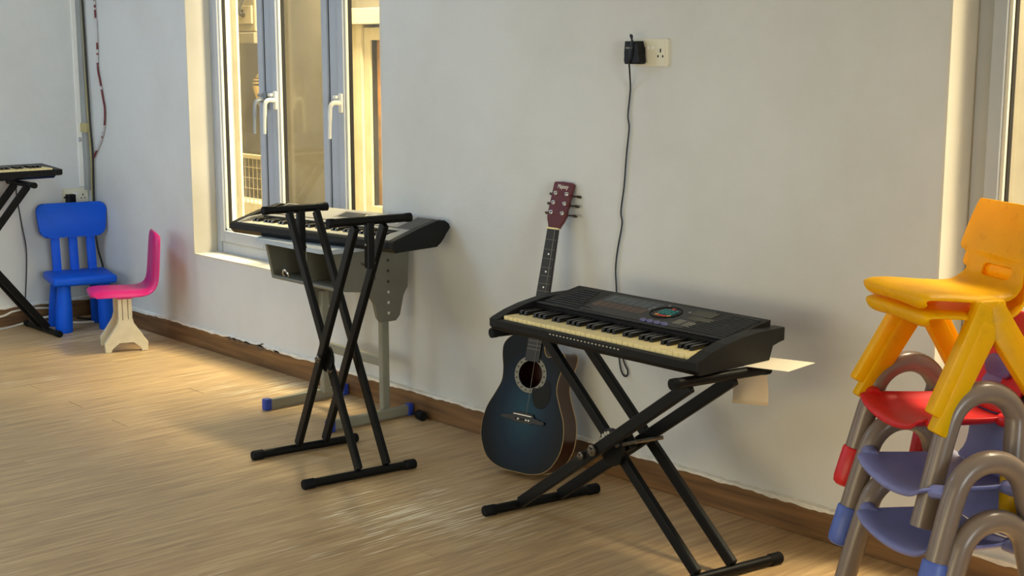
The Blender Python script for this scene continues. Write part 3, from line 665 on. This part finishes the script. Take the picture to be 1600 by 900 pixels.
# top with a sound hole
bm = bmesh.new()
vo = [bm.verts.new((x, 0, z)) for x, z in outl]; HC = (0, .339)
vi = [bm.verts.new((HC[0]+.047*math.cos(2*math.pi*k/32), 0, HC[1]+.047*math.sin(2*math.pi*k/32))) for k in range(32)]
es = [bm.edges.new((vo[i], vo[(i+1) % len(vo)])) for i in range(len(vo))]+[bm.edges.new((vi[i], vi[(i+1) % 32])) for i in range(32)]
bmesh.ops.triangle_fill(bm, use_beauty=True, edges=es)
top = obj('soundboard', bm, m_burst, gt); sd = top.modifiers.new('thickness', 'SOLIDIFY'); sd.thickness = .004; sd.offset = 0
bm = bmesh.new(); n = len(outl)
a = [bm.verts.new((x, .002, z)) for x, z in outl]; b_ = [bm.verts.new((x, TB, z)) for x, z in outl]
for i in range(n): bm.faces.new((a[i], a[(i+1) % n], b_[(i+1) % n], b_[i]))
bm.faces.new(b_)
obj('body_shell', bm, m_maho, gt, smooth=True, sharp=50)
obj('binding', tb([(x, -.0005, z) for x, z in outl], .0016, 6, closed=True), m_bind, gt, smooth=True)
obj('binding', tb([(x, TB, z) for x, z in outl], .0020, 6, closed=True), m_bind, gt, smooth=True)
m_ros = M('rosette_grey', (120, 116, 100), rough=.5)
bm = bmesh.new(); ri, ro = .048, .064; q0 = []; q1 = []
for k in range(40):
    a_ = 2*math.pi*k/40; q0.append(bm.verts.new((HC[0]+ri*math.cos(a_), -.0026, HC[1]+ri*math.sin(a_)))); q1.append(bm.verts.new((HC[0]+ro*math.cos(a_), -.0026, HC[1]+ro*math.sin(a_))))
for k in range(40): bm.faces.new((q0[k], q0[(k+1) % 40], q1[(k+1) % 40], q1[k]))
ros = obj('rosette', bm, m_ros, gt); sd = ros.modifiers.new('thickness', 'SOLIDIFY'); sd.thickness = .0008
for k in range(18):
    a_ = 2*math.pi*k/18; obj('rosette_dot', lathe([(.0032, 0), (.0032, .0008)], 8, axis=Matrix.Translation((HC[0]+.056*math.cos(a_), -.0030, HC[1]+.056*math.sin(a_))) @ Matrix.Rotation(R(90), 4, 'X')), m_ebony, ros)
pg = [tuple(v)[:2] for v in catmull([(x, z, 0) for x, z in [(.018, .292), (.040, .298), (.060, .312), (.072, .330), (.084, .318), (.092, .285), (.086, .250), (.062, .228), (.036, .235), (.022, .262)]], 4, closed=True)]
bm = bmesh.new(); prism(bm, pg, -.0036, -.0018, 'y'); obj('pickguard', bm, M('pickguard_black', (14, 15, 16), rough=.55, spec=.2), gt)
bm = bmesh.new(); prism(bm, [tuple(v)[:2] for v in catmull([(x, z, 0) for x, z in [(-.085, .187), (-.045, .192), (-.038, .205), (.038, .205), (.045, .192), (.085, .187), (.085, .176), (.045, .176), (.036, .170), (-.036, .170), (-.045, .176), (-.085, .176)]], 2, closed=True)], -.011, -.001, 'y', bev=.001)
br = obj('bridge', bm, m_ebony, gt)
obj('saddle', bx(-.036, .036, -.0150, -.010, .196, .199), m_white, br)
for k in range(6): obj('bridge_pin', lathe([(.0035, 0), (.0035, .003), (.002, .004)], 8, axis=Matrix.Translation((-.027+k*.0108, -.011, .182)) @ Matrix.Rotation(R(90), 4, 'X')), m_white if k in (1, 4, 5) else m_ebony, br)
# neck, fingerboard, frets, dots
NUT, HT = .845, 1.008
bm = bmesh.new()
for z, hw, d0, d1 in ((.40, .028, -.002, .060), (.46, .028, -.002, .060), (.49, .0275, -.002, .030), (.55, .027, -.002, .022), (NUT-.01, .0215, -.002, .020), (NUT+.02, .0215, -.001, .020)): pass
rows = [(.47, .028, .062), (.495, .0275, .032), (.55, .027, .023), (NUT-.01, .0215, .020), (NUT+.012, .0215, .019)]
prev = None
for z, hw, d in rows:
    ring = [bm.verts.new((hw*math.cos(math.pi*k/8), max(0, d*math.sin(math.pi*k/8)), z)) for k in range(9)]
    if prev:
        for k in range(9): bm.faces.new((prev[k], prev[(k+1) % 9], ring[(k+1) % 9], ring[k]))
    else: bm.faces.new(ring[::-1])
    prev = ring
bm.faces.new(prev); obj('neck', bm, m_maho, gt, smooth=True, sharp=50)
bm = bmesh.new(); prism(bm, [(-.0285, .384), (.0285, .384), (.0215, NUT), (-.0215, NUT)], -.0075, -.0005, 'y', bev=.0008); fb = obj('fingerboard', bm, m_ebony, gt)
SC = NUT-.198; m_fret = M('fret_wire', (112, 104, 84), rough=.35, metal=1); fpos = []
for k in range(1, 19):
    z = NUT-SC*(1-2**(-k/12)); fpos.append(z)
    if z > .395: hw = .0215+.007*(NUT-z)/(NUT-.392); obj('fret', bx(-hw, hw, -.0082, -.0070, z-.0007, z+.0007), m_fret, fb)
for k in (3, 5, 7, 9, 12, 15):
    z = (fpos[k-1]+fpos[k-2])/2; obj('fret_dot', lathe([(.0032, 0), (.0032, .0008)], 10, axis=Matrix.Translation((0, -.0074, z)) @ Matrix.Rotation(R(90), 4, 'X')), m_white, fb)
obj('nut', bx(-.0225, .0225, -.0105, .002, NUT, NUT+.006), M('bone_nut', (224, 206, 150), rough=.4), gt)
# headstock tilted slightly back
HM = Matrix.Translation((0, 0, NUT+.006)) @ Matrix.Rotation(R(-9), 4, 'X'); HL = HT-NUT
hp = [(-.0215, 0), (.0215, 0), (.026, .018), (.036, .034), (.0395, .045), (.0405, HL-.008), (.036, HL-.001), (.0, HL+.003), (-.034, HL-.001), (-.038, HL-.006), (-.033, .045), (-.032, .034), (-.0255, .018)]
hp = [(-.0215, 0), (.0215, 0), (.025, .016), (.034, .030), (.0365, .042), (.0395, HL-.006), (.036, HL), (0, HL+.002), (-.036, HL), (-.0395, HL-.006), (-.0365, .042), (-.034, .030), (-.025, .016)]
bm = bmesh.new(); prism(bm, hp, -.004, .012, 'y', bev=.0015); bmesh.ops.transform(bm, matrix=HM, verts=bm.verts); hd = obj('headstock', bm, m_head, gt)
for k in range(3):
    for sx in (-1, 1):
        zz = .053+k*.0345
        tp = obj('tuning_post', lathe([(.0075, 0), (.0075, .002), (.0035, .0025), (.0035, .012)], 12, axis=HM @ Matrix.Translation((sx*.0225, -.004, zz)) @ Matrix.Rotation(R(90), 4, 'X')), m_chrome, hd, smooth=True)
        bm = bmesh.new(); q = .036 if sx > 0 else .027; tube(bm, [(sx*q, .018, zz), (sx*(q+.016), .018, zz)], .0028, 8); tube(bm, [(sx*(q+.014), .018, zz), (sx*(q+.018), .018, zz), (sx*(q+.028), .018, zz), (sx*(q+.032), .018, zz)], [.004, .009, .010, .006], 10, flat=(1, .5)); box(bm, sx*.022-.012, sx*.022+.012, .012, .020, zz-.010, zz+.010, bev=.002)
        bmesh.ops.transform(bm, matrix=HM, verts=bm.verts); obj('tuning_peg', bm, M('peg_dark_chrome', (96, 92, 84), rough=.3, metal=1), hd, smooth=True)
tx = text('headstock_lettering', 'Majesty', .0215, M('lettering_white', (226, 220, 206), rough=.5), hd, HM @ Vector((0, -.0046, HL-.0165)), (R(90)-R(9), 0, 0), sx=.66, shear=.1, label='white lettering on the headstock')
obj('string', tb([(.012, -.0105, NUT+.003), (.016, -.0150, .198)], .0007, 5), m_fret, gt)

# ------------------------------------------------------------------ blue child's chair in the corner
m_blue = M('blue_plastic', (10, 84, 204), rough=.5, spec=.2, var=.06, vscale=8)
bc = thing('childs_chair', "blue plastic child's chair with three back slats in the room corner", 'chair', (-6.898, 3.138, .0), 1.325)
ws, ds = .153, .145
obj('seat', bx(-ws-.01, ws+.01, -ds-.012, ds+.012, .247, .292, bev=.014, seg=3), m_blue, bc, smooth=True)
for sx in (-1, 1):
    for sy in (-1, 1):
        prof = [(.043, 0), (.045, .01), (.042, .12), (.033, .245), (.033, .25)]
        bm = bmesh.new(); rings = []
        for r, z in prof:
            k = 1-z/.25; rings.append([bm.verts.new((sx*(ws-.052+.012*k)+r*math.cos(2*math.pi*q/18), sy*(ds-.050+.010*k)+r*math.sin(2*math.pi*q/18), z)) for q in range(18)])
        for a, b_ in zip(rings, rings[1:]):
            for q in range(18): bm.faces.new((a[q], a[(q+1) % 18], b_[(q+1) % 18], b_[q]))
        bm.faces.new(rings[0][::-1]); bm.faces.new(rings[-1]); obj('leg', bm, m_blue, bc, smooth=True)
def tiltback(bm):
    bmesh.ops.transform(bm, matrix=Matrix.Translation((0, ds-.02, .285)) @ Matrix.Rotation(R(-7), 4, 'X'), verts=bm.verts)
for k in (-1, 0, 1):
    bm = bx(k*.092-.023, k*.092+.023, -.013, .013, -.01, .20, bev=.006); tiltback(bm); obj('back_slat', bm, m_blue, bc, smooth=True)
o2 = [(x*(1.0 if z < 0 else 1.0)+x*.11*(z+.09)/.18, z) for x, z in rrect(.335, .185, .042, 6)]
bm = bmesh.new(); prism(bm, [(x, z+.275) for x, z in o2], -.022, .018, 'y', bev=.010)
for v in bm.verts: v.co.y += -.30*(v.co.x**2)*1.6+.02*0
tiltback(bm); obj('backrest', bm, m_blue, bc, smooth=True)

# ------------------------------------------------------------------ pink chair on a cream pedestal
m_pink = M('magenta_plastic', (186, 8, 100), rough=.32, var=.05, vscale=8)
b = m_pink.node_tree.nodes['Principled BSDF']; b.inputs['Subsurface Weight'].default_value = .0; b.inputs['Subsurface Radius'].default_value = (.02, .004, .01)
m_ped = M('cream_pedestal', (214, 200, 164), rough=.5, var=.10, vscale=18)
pc = thing('childs_chair', "magenta child's chair with cream trestle feet beside the corner", 'chair', (-6.265, 3.062, 0), -.345)
ts = [(-.101, 0), (-.072, 0), (-.070, .022), (-.035, .050), (.035, .050), (.070, .022), (.072, 0), (.101, 0), (.103, .045), (.036, .135), (.036, .160), (-.036, .160), (-.036, .135), (-.103, .045)]
for sx in (-1, 1):
    bm = bmesh.new(); prism(bm, ts, sx*.095-.019, sx*.095+.019, 'x', bev=.004); tr = obj('trestle_foot', bm, m_ped, pc)
    bm = bmesh.new()
    for a, b_ in ((-.033, -.014), (-.012, .012), (.014, .033)): box(bm, sx*.095-.018, sx*.095+.018, a, b_, .155, .278, bev=.003)
    obj('column', bm, m_ped, tr)
    obj('seat_socket', bx(sx*.095-.022, sx*.095+.022, -.035, .035, .262, .284, bev=.003), m_pink, tr)
rows = [(-.158, .272, .125), (-.162, .288, .132), (-.150, .303, .137), (-.10, .306, .139), (0, .302, .140), (.08, .300, .140), (.113, .308, .139), (.130, .330, .138), (.136, .37, .136), (.142, .44, .132), (.149, .52, .124), (.153, .562, .112), (.157, .576, .098), (.165, .582, .092)]
def pcross(t, i): return -.026*max(0, (abs(t)-.72)/.28)**1.6
o = sub(obj('seat_shell', shell(rows, .010, 12, cross=pcross), m_pink, pc, smooth=True, sharp=70))

# ------------------------------------------------------------------ stacked chairs at the right
SX, SY, PHI = -1.68, 2.905, R(-27.4)
m_tube = M('taupe_gloss_tube', (124, 109, 98), rough=.3, spec=.4, coat=.1, var=.05, vscale=10)
def worn(name, col, dark):
    m = M(name, col, rough=.42, var=.10, vscale=9); nt = m.node_tree; b = nt.nodes['Principled BSDF']
    old = b.inputs['Base Color'].links[0].from_socket
    tc = nt.nodes.new('ShaderNodeTexCoord'); n = nt.nodes.new('ShaderNodeTexNoise'); n.inputs['Scale'].default_value = 26; n.inputs['Detail'].default_value = 9; n.inputs['Roughness'].default_value = .7
    nt.links.new(tc.outputs['Object'], n.inputs['Vector'])
    r = nt.nodes.new('ShaderNodeValToRGB'); r.color_ramp.elements[0].position = .56; r.color_ramp.elements[1].position = .72; r.color_ramp.elements[1].color = (.5, .5, .5, 1)
    nt.links.new(n.outputs['Fac'], r.inputs['Fac'])
    mx = nt.nodes.new('ShaderNodeMix'); mx.data_type = 'RGBA'; nt.links.new(r.outputs['Color'], mx.inputs[0]); nt.links.new(old, mx.inputs[6]); mx.inputs[7].default_value = lin(dark)
    nt.links.new(mx.outputs[2], b.inputs['Base Color']); return m
m_yellow = worn('yellow_plastic', (255, 202, 0), (196, 150, 6)); m_redp = worn('red_plastic', (206, 28, 32), (150, 24, 26)); m_bluep = worn('periwinkle_plastic', (124, 128, 182), (98, 102, 150)); m_capb = worn('periwinkle_cap', (82, 104, 184), (60, 72, 128))
nt = m_yellow.node_tree; pb = nt.nodes['Principled BSDF']; pb.inputs['Specular IOR Level'].default_value = .3
tl = nt.nodes.new('ShaderNodeBsdfTranslucent'); tl.inputs[0].default_value = lin((255, 192, 0)); ms = nt.nodes.new('ShaderNodeMixShader'); ms.inputs[0].default_value = .35
nt.links.new(pb.outputs[0], ms.inputs[1]); nt.links.new(tl.outputs[0], ms.inputs[2]); nt.links.new(ms.outputs[0], nt.nodes['Material Output'].inputs['Surface'])
m_lav = M('lavender_inset', (104, 92, 148), rough=.45)
def tube_chair(label, z, seatm, insetm, caps, arch=.31, at=(SX, SY), phi=PHI, hw=.165, sw=1.0, splay=0):
    t = thing('armchair', label, 'chair', (at[0], at[1], z), phi, "stacked children's chairs")
    r = .0262; k = arch/.31; dz = arch-.31
    for sx in (-1, 1):
        x0, x1 = sx*(hw-.007), sx*(hw+.007)
        def X(zz): return x1+(x0-x1)*(zz-dz)/.31 if zz > dz else x1+sx*(dz-zz)*.05
        fy = -.155-.28*dz; ry = .140+.15*dz
        path = [(fy, 0), (-.155, dz), (-.1290, dz+.10), (-.1065, dz+.185)]+[(-.005+.09*math.cos(R(165-a*150/9)), dz+.210+.09*math.sin(R(165-a*150/9))) for a in range(10)]+[(.1010, dz+.16), (.1180, dz+.09), (.140, dz), (ry, 0)]
        if dz < 1e-4: path = path[1:-1]
        P = [(X(zz)+(sx*splay*max(0, 1-(zz-dz)/.25) if yy > .09 else 0), yy-(splay*3.4*max(0, 1-(zz-dz)/.25) if yy > .09 else 0), zz+(splay*.9*max(0, 1-(zz-dz)/.25) if yy > .09 else 0)) for yy, zz in path]
        tbm = tb(catmull(P, 4), r, 16); a = obj('arm_tube', tbm, m_tube, t, smooth=True, sharp=60)
        for side, q0, q1 in (('f', Vector(P[0]), Vector(P[1 if dz > 0 else 1])), ('r', Vector(P[-1]), Vector(P[-2]))):
            mt = caps.get(('n' if sx > 0 else 'b')+side)
            if not mt: continue
            d = (q1-q0).normalized(); e = q0-d*.012
            obj('foot_cap', tb([e, e+d*.006, e+d*.02, e+d*.095, e+d*.10], [r*.85, r*1.12, r*1.22, r*1.18, r*1.05], 16), mt, a, smooth=True, sharp=60)
    # seat dish
    rows = [(-.150, .176, .128), (-.156, .188, .134), (-.147, .198, .138), (-.09, .196, .140), (0, .188, .138), (.08, .186, .132), (.115, .192, .126)]
    rows = [(y, zz+dz+.036, h*sw) for y, zz, h in rows]
    def dish(tv, i): return -.020*(1-tv*tv)*(1.15 if i < 4 else .8)+.010*max(0, (abs(tv)-.8)/.2)
    st = sub(obj('seat', shell(rows, .012, 10, cross=dish, vert=True), seatm, t, smooth=True, sharp=70))
    for sx in (-1, 1):
        obj('seat_lug', tb([(sx*.130*sw, -.112, .226+dz), (sx*(.5*.130*sw+.5*hw), -.106, .232+dz), (sx*(hw-.010), -.098, .232+dz)], [.020, .020, .014], 12, flat=(1, .8)), seatm, t, smooth=True)
        obj('seat_lug', tb([(sx*.122*sw, .075, .220+dz), (sx*(.5*.122*sw+.5*hw), .078, .221+dz), (sx*(hw-.010), .080, .221+dz)], [.020, .020, .014], 12, flat=(1, .8)), seatm, t, smooth=True)
    rows = [(.105, .188, .125), (.128, .205, .118), (.142, .24, .122), (.155, .29, .138), (.168, .34, .145), (.180, .385, .135), (.188, .412, .10), (.191, .420, .055)]
    rows = [(y, zz+dz+.03, h*.92) for y, zz, h in rows]
    sub(obj('backrest', shell(rows, .012, 10, cross=lambda tv, i: .016*tv*tv), seatm, t, smooth=True, sharp=70))
    bm = bmesh.new(); prism(bm, rrect(.105, .052, .024, 5), -.007, .008, 'z', bev=.005)
    bmesh.ops.transform(bm, matrix=Matrix.Translation((0, .146, .315+dz)) @ Matrix.Rotation(R(75), 4, 'X'), verts=bm.verts)
    obj('backrest_inset', bm, insetm, t, smooth=True)
    return t
tube_chair("periwinkle child's armchair with taupe tube arms, lowest of the stack", 0, m_bluep, m_bluep, {}, arch=.435, at=(-1.615, 2.825), phi=-.42, hw=.184, sw=1.06)
tube_chair("periwinkle child's armchair with blue foot caps, under the red one in the stack", .255, m_bluep, m_bluep, {'bf': m_capb, 'nf': m_capb, 'nr': m_capb}, at=(-1.635, 2.845), phi=-.48, hw=.192, sw=1.06)
tube_chair("red child's armchair with one red and one yellow foot cap, middle of the stack", .39, m_redp, m_lav, {'bf': m_redp, 'nr': m_yellow, 'br': m_redp}, hw=.170, splay=.022)
def yellow_chair(label, z, shift=(0, 0)):
    c = math.cos(PHI); s = math.sin(PHI)
    t = thing('moulded_chair', label, 'chair', (SX+shift[0]*c-shift[1]*s, SY+shift[0]*s+shift[1]*c, z), PHI, "stacked children's chairs")
    rows = [(-.142, .232, .128), (-.158, .240, .136), (-.163, .258, .143), (-.150, .272, .147), (-.06, .264, .147), (.02, .254, .143), (.07, .256, .134), (.098, .266, .124), (.112, .280, .114), (.122, .304, .110), (.127, .316, .113), (.130, .322, .146), (.134, .332, .150), (.147, .375, .145), (.158, .415, .137), (.165, .440, .129), (.167, .447, .124), (.1675, .450, .117)]
    def cr(tv, i):
        return .018*tv*tv*(1 if i > 8 else .3)-(.012*max(0, (abs(tv)-.85)/.15) if i < 7 else 0)+(.010 if i > 10 else 0)
    sub(obj('seat_shell', shell(rows, .010, 12, hole=lambda i, j: i == 8 and 3 <= j <= 8, cross=cr), m_yellow, t, smooth=True, sharp=70))
    for sx in (-1, 1):
        bm = bmesh.new()
        for (y0, z0, y1, z1, w0, w1) in ((-.004, .242, -.138, 0, .054, .042), (.008, .242, .165, 0, .050, .042)):
            x0, x1 = sx*.146, sx*.172; d = Vector((y1-y0, z1-z0)).normalized(); nrm = Vector((-d.y, d.x))
            vs = []
            for (yy, zz, ww, xx) in ((y0, z0, w0, x0), (y1, z1, w1, x1)):
                for a in (-1, 1):
                    for q in (-1, 1): vs.append(bm.verts.new((xx+q*.016, yy+a*nrm.x*ww/2, zz+a*nrm.y*ww/2)))
            for f in ((0, 1, 3, 2), (4, 6, 7, 5), (0, 4, 5, 1), (2, 3, 7, 6), (0, 2, 6, 4), (1, 5, 7, 3)): bm.faces.new([vs[i] for i in f])
        bmesh.ops.bevel(bm, geom=list(bm.edges), offset=.006, segments=2, affect='EDGES', profile=.5)
        obj('leg_frame', bm, m_yellow, t, smooth=True)
        obj('side_bracket', bx(sx*.138-.016, sx*.138+.022, -.035, .042, .222, .254, bev=.010), m_yellow, t, smooth=True)
    return t
yellow_chair("yellow moulded child's chair directly under the topmost one", .604, (.004, .010))
yellow_chair("yellow moulded child's chair, topmost of the stack with its backrest up", .645, (0, .004))

# ------------------------------------------------------------------ paper
m_paper = M('paper', (238, 228, 206), rough=.7); m_paper2 = M('paper_tan', (214, 196, 166), rough=.75)
pp = obj('paper_sheet', bx(-.075, .075, -.075, .075, 0, .0012), m_paper); pp.location = (-2.232, 2.985, .6115); pp.rotation_euler = (R(-1), R(-2), R(8)); tag(pp, 'white paper sheet sticking out under the right end of the keyboard', 'paper')
bm = bmesh.new(); pv = None
for k in range(9):
    z = -k*.013; y = .012*math.sin(k*.25); v = (bm.verts.new((-.055, y-.003*k*.3, z)), bm.verts.new((.055, y+.002*k*.2, z+.008)))
    if pv: bm.faces.new((pv[0], pv[1], v[1], v[0]))
    pv = v
p2 = obj('paper_sheet', bm, m_paper2, smooth=True); p2.modifiers.new('thickness', 'SOLIDIFY').thickness = .001; p2.location = (-2.345, 3.01, .572); p2.rotation_euler = (0, 0, R(6)); tag(p2, 'tan paper hanging down below the right end of the keyboard', 'paper')

# ------------------------------------------------------------------ sockets, adaptor, cables
def socket(name, label, mtx, w=.146, h=.086, gangs=1):
    t = thing(name, label, 'socket'); t.matrix_world = mtx     # local x along the wall, y out of the wall towards the room (-), z up
    bm = bmesh.new(); prism(bm, rrect(w, h, .005), -.009, 0, 'y', bev=.002); pl = obj('plate', bm, m_cream, t)
    obj('inner_plate', bx(-w/2+.012, w/2-.012, -.0105, -.008, -h/2+.008, h/2-.008), m_cream, t)
    for sx in (-1, 1):
        for dx, dz, a, b_ in ((0, .006, .0028, .006), (-.010, -.012, .003, .0035), (.010, -.012, .003, .0035)):
            obj('socket_hole', bx(sx*.042+dx-a, sx*.042+dx+a, -.0108, -.0100, dz-b_, dz+b_), m_gasket, t)
        obj('switch', bx(sx*.008-.006, sx*.008+.006, -.014, -.009, .008, .020, bev=.0015), m_white, t)
    return t
socket('wall_socket', 'cream double wall socket holding the black adaptor above the keyboard', Matrix.Translation((-3.035, W, 1.446)))
socket('wall_socket', 'white double wall socket in the corner behind the blue chair', Matrix.Translation((XL, 3.272, .668)) @ Matrix.Rotation(R(90), 4, 'Z'))
ad = thing('power_adaptor', 'black power adaptor plugged into the socket above the keyboard', 'adaptor', (-3.084, W-.0115, 1.446))
bm = bmesh.new(); prism(bm, [(-.030, .036), (.024, .036), (.026, .012), (.034, -.012), (.036, -.03), (.030, -.037), (-.030, -.037), (-.034, -.025), (-.031, .0)], -.038, -.004, 'y', bev=.004); obj('adaptor_body', bm, m_blk, ad)
obj('adaptor_label', bx(-.024, .004, -.0386, -.037, .012, .017), M('label_grey', (132, 126, 118), rough=.6), ad)
obj('plug_pins', bx(-.008, .008, -.006, .009, -.006, .012), m_bolt, ad)
def cable(name, label, pts, r, mat, n=6, cat='cable'):
    return tag(obj(name, tb(catmull(pts, n), r, 7), mat, smooth=True), label, cat)
m_wire = M('black_wire', (18, 17, 16), rough=.5)
cable('adaptor_cable', 'thin black cable hanging from the adaptor down behind the keyboard',
    [(-3.092, 3.318, 1.478), (-3.090, 3.302, 1.500), (-3.076, 3.296, 1.496), (-3.082, 3.294, 1.46), (-3.088, 3.296, 1.42), (-3.106, 3.32, 1.37), (-3.124, 3.342, 1.326), (-3.133, 3.342, 1.243), (-3.127, 3.342, 1.201), (-3.137, 3.342, 1.116), (-3.146, 3.342, 1.01), (-3.159, 3.342, .923), (-3.153, 3.342, .881), (-3.172, 3.342, .792), (-3.18, 3.342, .726), (-3.175, 3.342, .656), (-3.165, 3.342, .5), (-3.156, 3.342, .409), (-3.143, 3.342, .371), (-3.125, 3.342, .363), (-3.117, 3.342, .383), (-3.138, 3.342, .419), (-3.14, 3.335, .5), (-3.10, 3.25, .63), (-3.0, 3.077, .655)], .0028, m_wire)
# corner cables
m_gc = M('grey_conduit', (150, 152, 148), rough=.5, var=.1); m_yc = M('yellow_tape', (178, 164, 112), rough=.6); m_rw = M('red_wire', (112, 34, 36), rough=.5); m_ww = M('white_wire', (206, 202, 192), rough=.5)
cd = obj('cable_conduit', bx(XL+.012, XL+.060, W-.026, W, .70, ZC, bev=.003), m_gc); tag(cd, 'grey cable conduit running up the room corner', 'conduit')
tw = obj('corner_strip', bx(XL, XL+.012, W-.05, W, .72, ZC, bev=.002), m_white); tag(tw, 'narrow white edging strip up the corner beside the conduit', 'strip')
cable('corner_cable', 'thick black cable running down the corner behind the blue chair', [(-7.128, 3.338, 2.8), (-7.125, 3.338, 1.72), (-7.12, 3.338, 1.5), (-7.118, 3.338, 1.38), (-7.105, 3.336, 1.2), (-7.10, 3.336, 1.04), (-7.088, 3.336, .9), (-7.10, 3.336, .72), (-7.105, 3.336, .5), (-7.085, 3.336, .38), (-7.02, 3.33, .28), (-6.98, 3.32, .12), (-7.03, 3.28, .015), (-7.1, 3.2, .012)], .0058, m_wire)
cable('corner_wire', 'pale twisted wire beside the black cable in the corner', [(-7.145, 3.34, 1.75), (-7.135, 3.34, 1.45), (-7.135, 3.34, 1.2), (-7.125, 3.34, 1.0), (-7.12, 3.34, .85), (-7.13, 3.34, .7), (-7.125, 3.34, .62)], .005, m_yc)
tp = obj('tape_wrap', bx(XL+.008, XL+.078, W-.032, W-.004, 1.015, 1.065, bev=.004), m_yc); tag(tp, 'yellow tape wrapped round the corner cables', 'tape')
def striped():
    m = bpy.data.materials.new('red_white_wire'); m.use_nodes = True; nt = m.node_tree; b = nt.nodes['Principled BSDF']; L = nt.links.new; N = nt.nodes.new
    g = N('ShaderNodeNewGeometry'); mp = N('ShaderNodeMapping'); mp.inputs['Scale'].default_value = (3, 3, 9); L(g.outputs['Position'], mp.inputs['Vector'])
    n = N('ShaderNodeTexNoise'); n.inputs['Scale'].default_value = 1.6; L(mp.outputs['Vector'], n.inputs['Vector'])
    r = N('ShaderNodeValToRGB'); r.color_ramp.interpolation = 'CONSTANT'; r.color_ramp.elements[0].color = lin((104, 36, 40)); r.color_ramp.elements[1].position = .58; r.color_ramp.elements[1].color = lin((190, 186, 184))
    L(n.outputs['Fac'], r.inputs['Fac']); L(r.outputs['Color'], b.inputs['Base Color']); return m
cable('red_wire', 'red and white twisted wire hanging loose beside the corner cables', [(-6.99, 3.342, 2.8), (-6.99, 3.342, 1.72), (-6.983, 3.342, 1.6), (-6.985, 3.342, 1.45), (-6.99, 3.342, 1.36), (-6.97, 3.342, 1.29), (-6.945, 3.342, 1.2), (-6.932, 3.342, 1.14), (-6.95, 3.342, 1.05), (-7.0, 3.342, .97), (-7.06, 3.34, .91), (-7.085, 3.338, .88)], .0055, striped())
hk = thing('wall_clip', 'small clear plastic clip stuck on the end wall above the socket', 'clip', (XL, 3.312, 1.01)); 
obj('clip_plate', bx(0, .004, -.012, .012, -.05, .05, bev=.0015), M('clear_grey', (186, 190, 190), rough=.3), hk); obj('clip_hook', bx(.004, .016, -.009, .009, -.048, -.022, bev=.003), M('clear_grey2', (168, 172, 172), rough=.3), hk)
pl = thing('power_plug', 'black plug in the white corner socket behind the blue chair', 'plug', (XL+.011, 3.232, .655)); obj('plug_body', bx(0, .045, -.022, .022, -.02, .028, bev=.005), m_blk, pl); obj('plug_tab', bx(.01, .03, -.034, -.020, .006, .016, bev=.002), m_blk, pl)
m_wc = M('white_cable', (214, 206, 190), rough=.5)
cable('white_cable', 'white cable trailing along the floor under the left keyboard stand', [(-7.12, 2.60, .006), (-7.10, 2.78, .006), (-7.13, 2.86, .006), (-7.15, 2.98, .02), (-7.13, 3.08, .03), (-7.05, 3.12, .008), (-6.97, 3.2, .006), (-6.95, 3.28, .006), (-6.88, 3.33, .006)], .006, m_wc)
cable('white_cable', 'white cable clipped along the skirting behind the left stand', [(XL+.022, 2.55, .05), (XL+.022, 2.80, .055), (XL+.022, 2.88, .075), (XL+.022, 2.98, .080), (XL+.022, 3.08, .070), (XL+.022, 3.2, .05)], .006, m_wc)
cable('keyboard_cable', 'thin dark cable dangling from the left keyboard down the wall', [(-7.14, 2.93, .81), (-7.16, 2.93, .72), (-7.165, 2.95, .55), (-7.16, 2.965, .42), (-7.17, 2.965, .3), (-7.175, 2.95, .13)], .0035, m_wire)
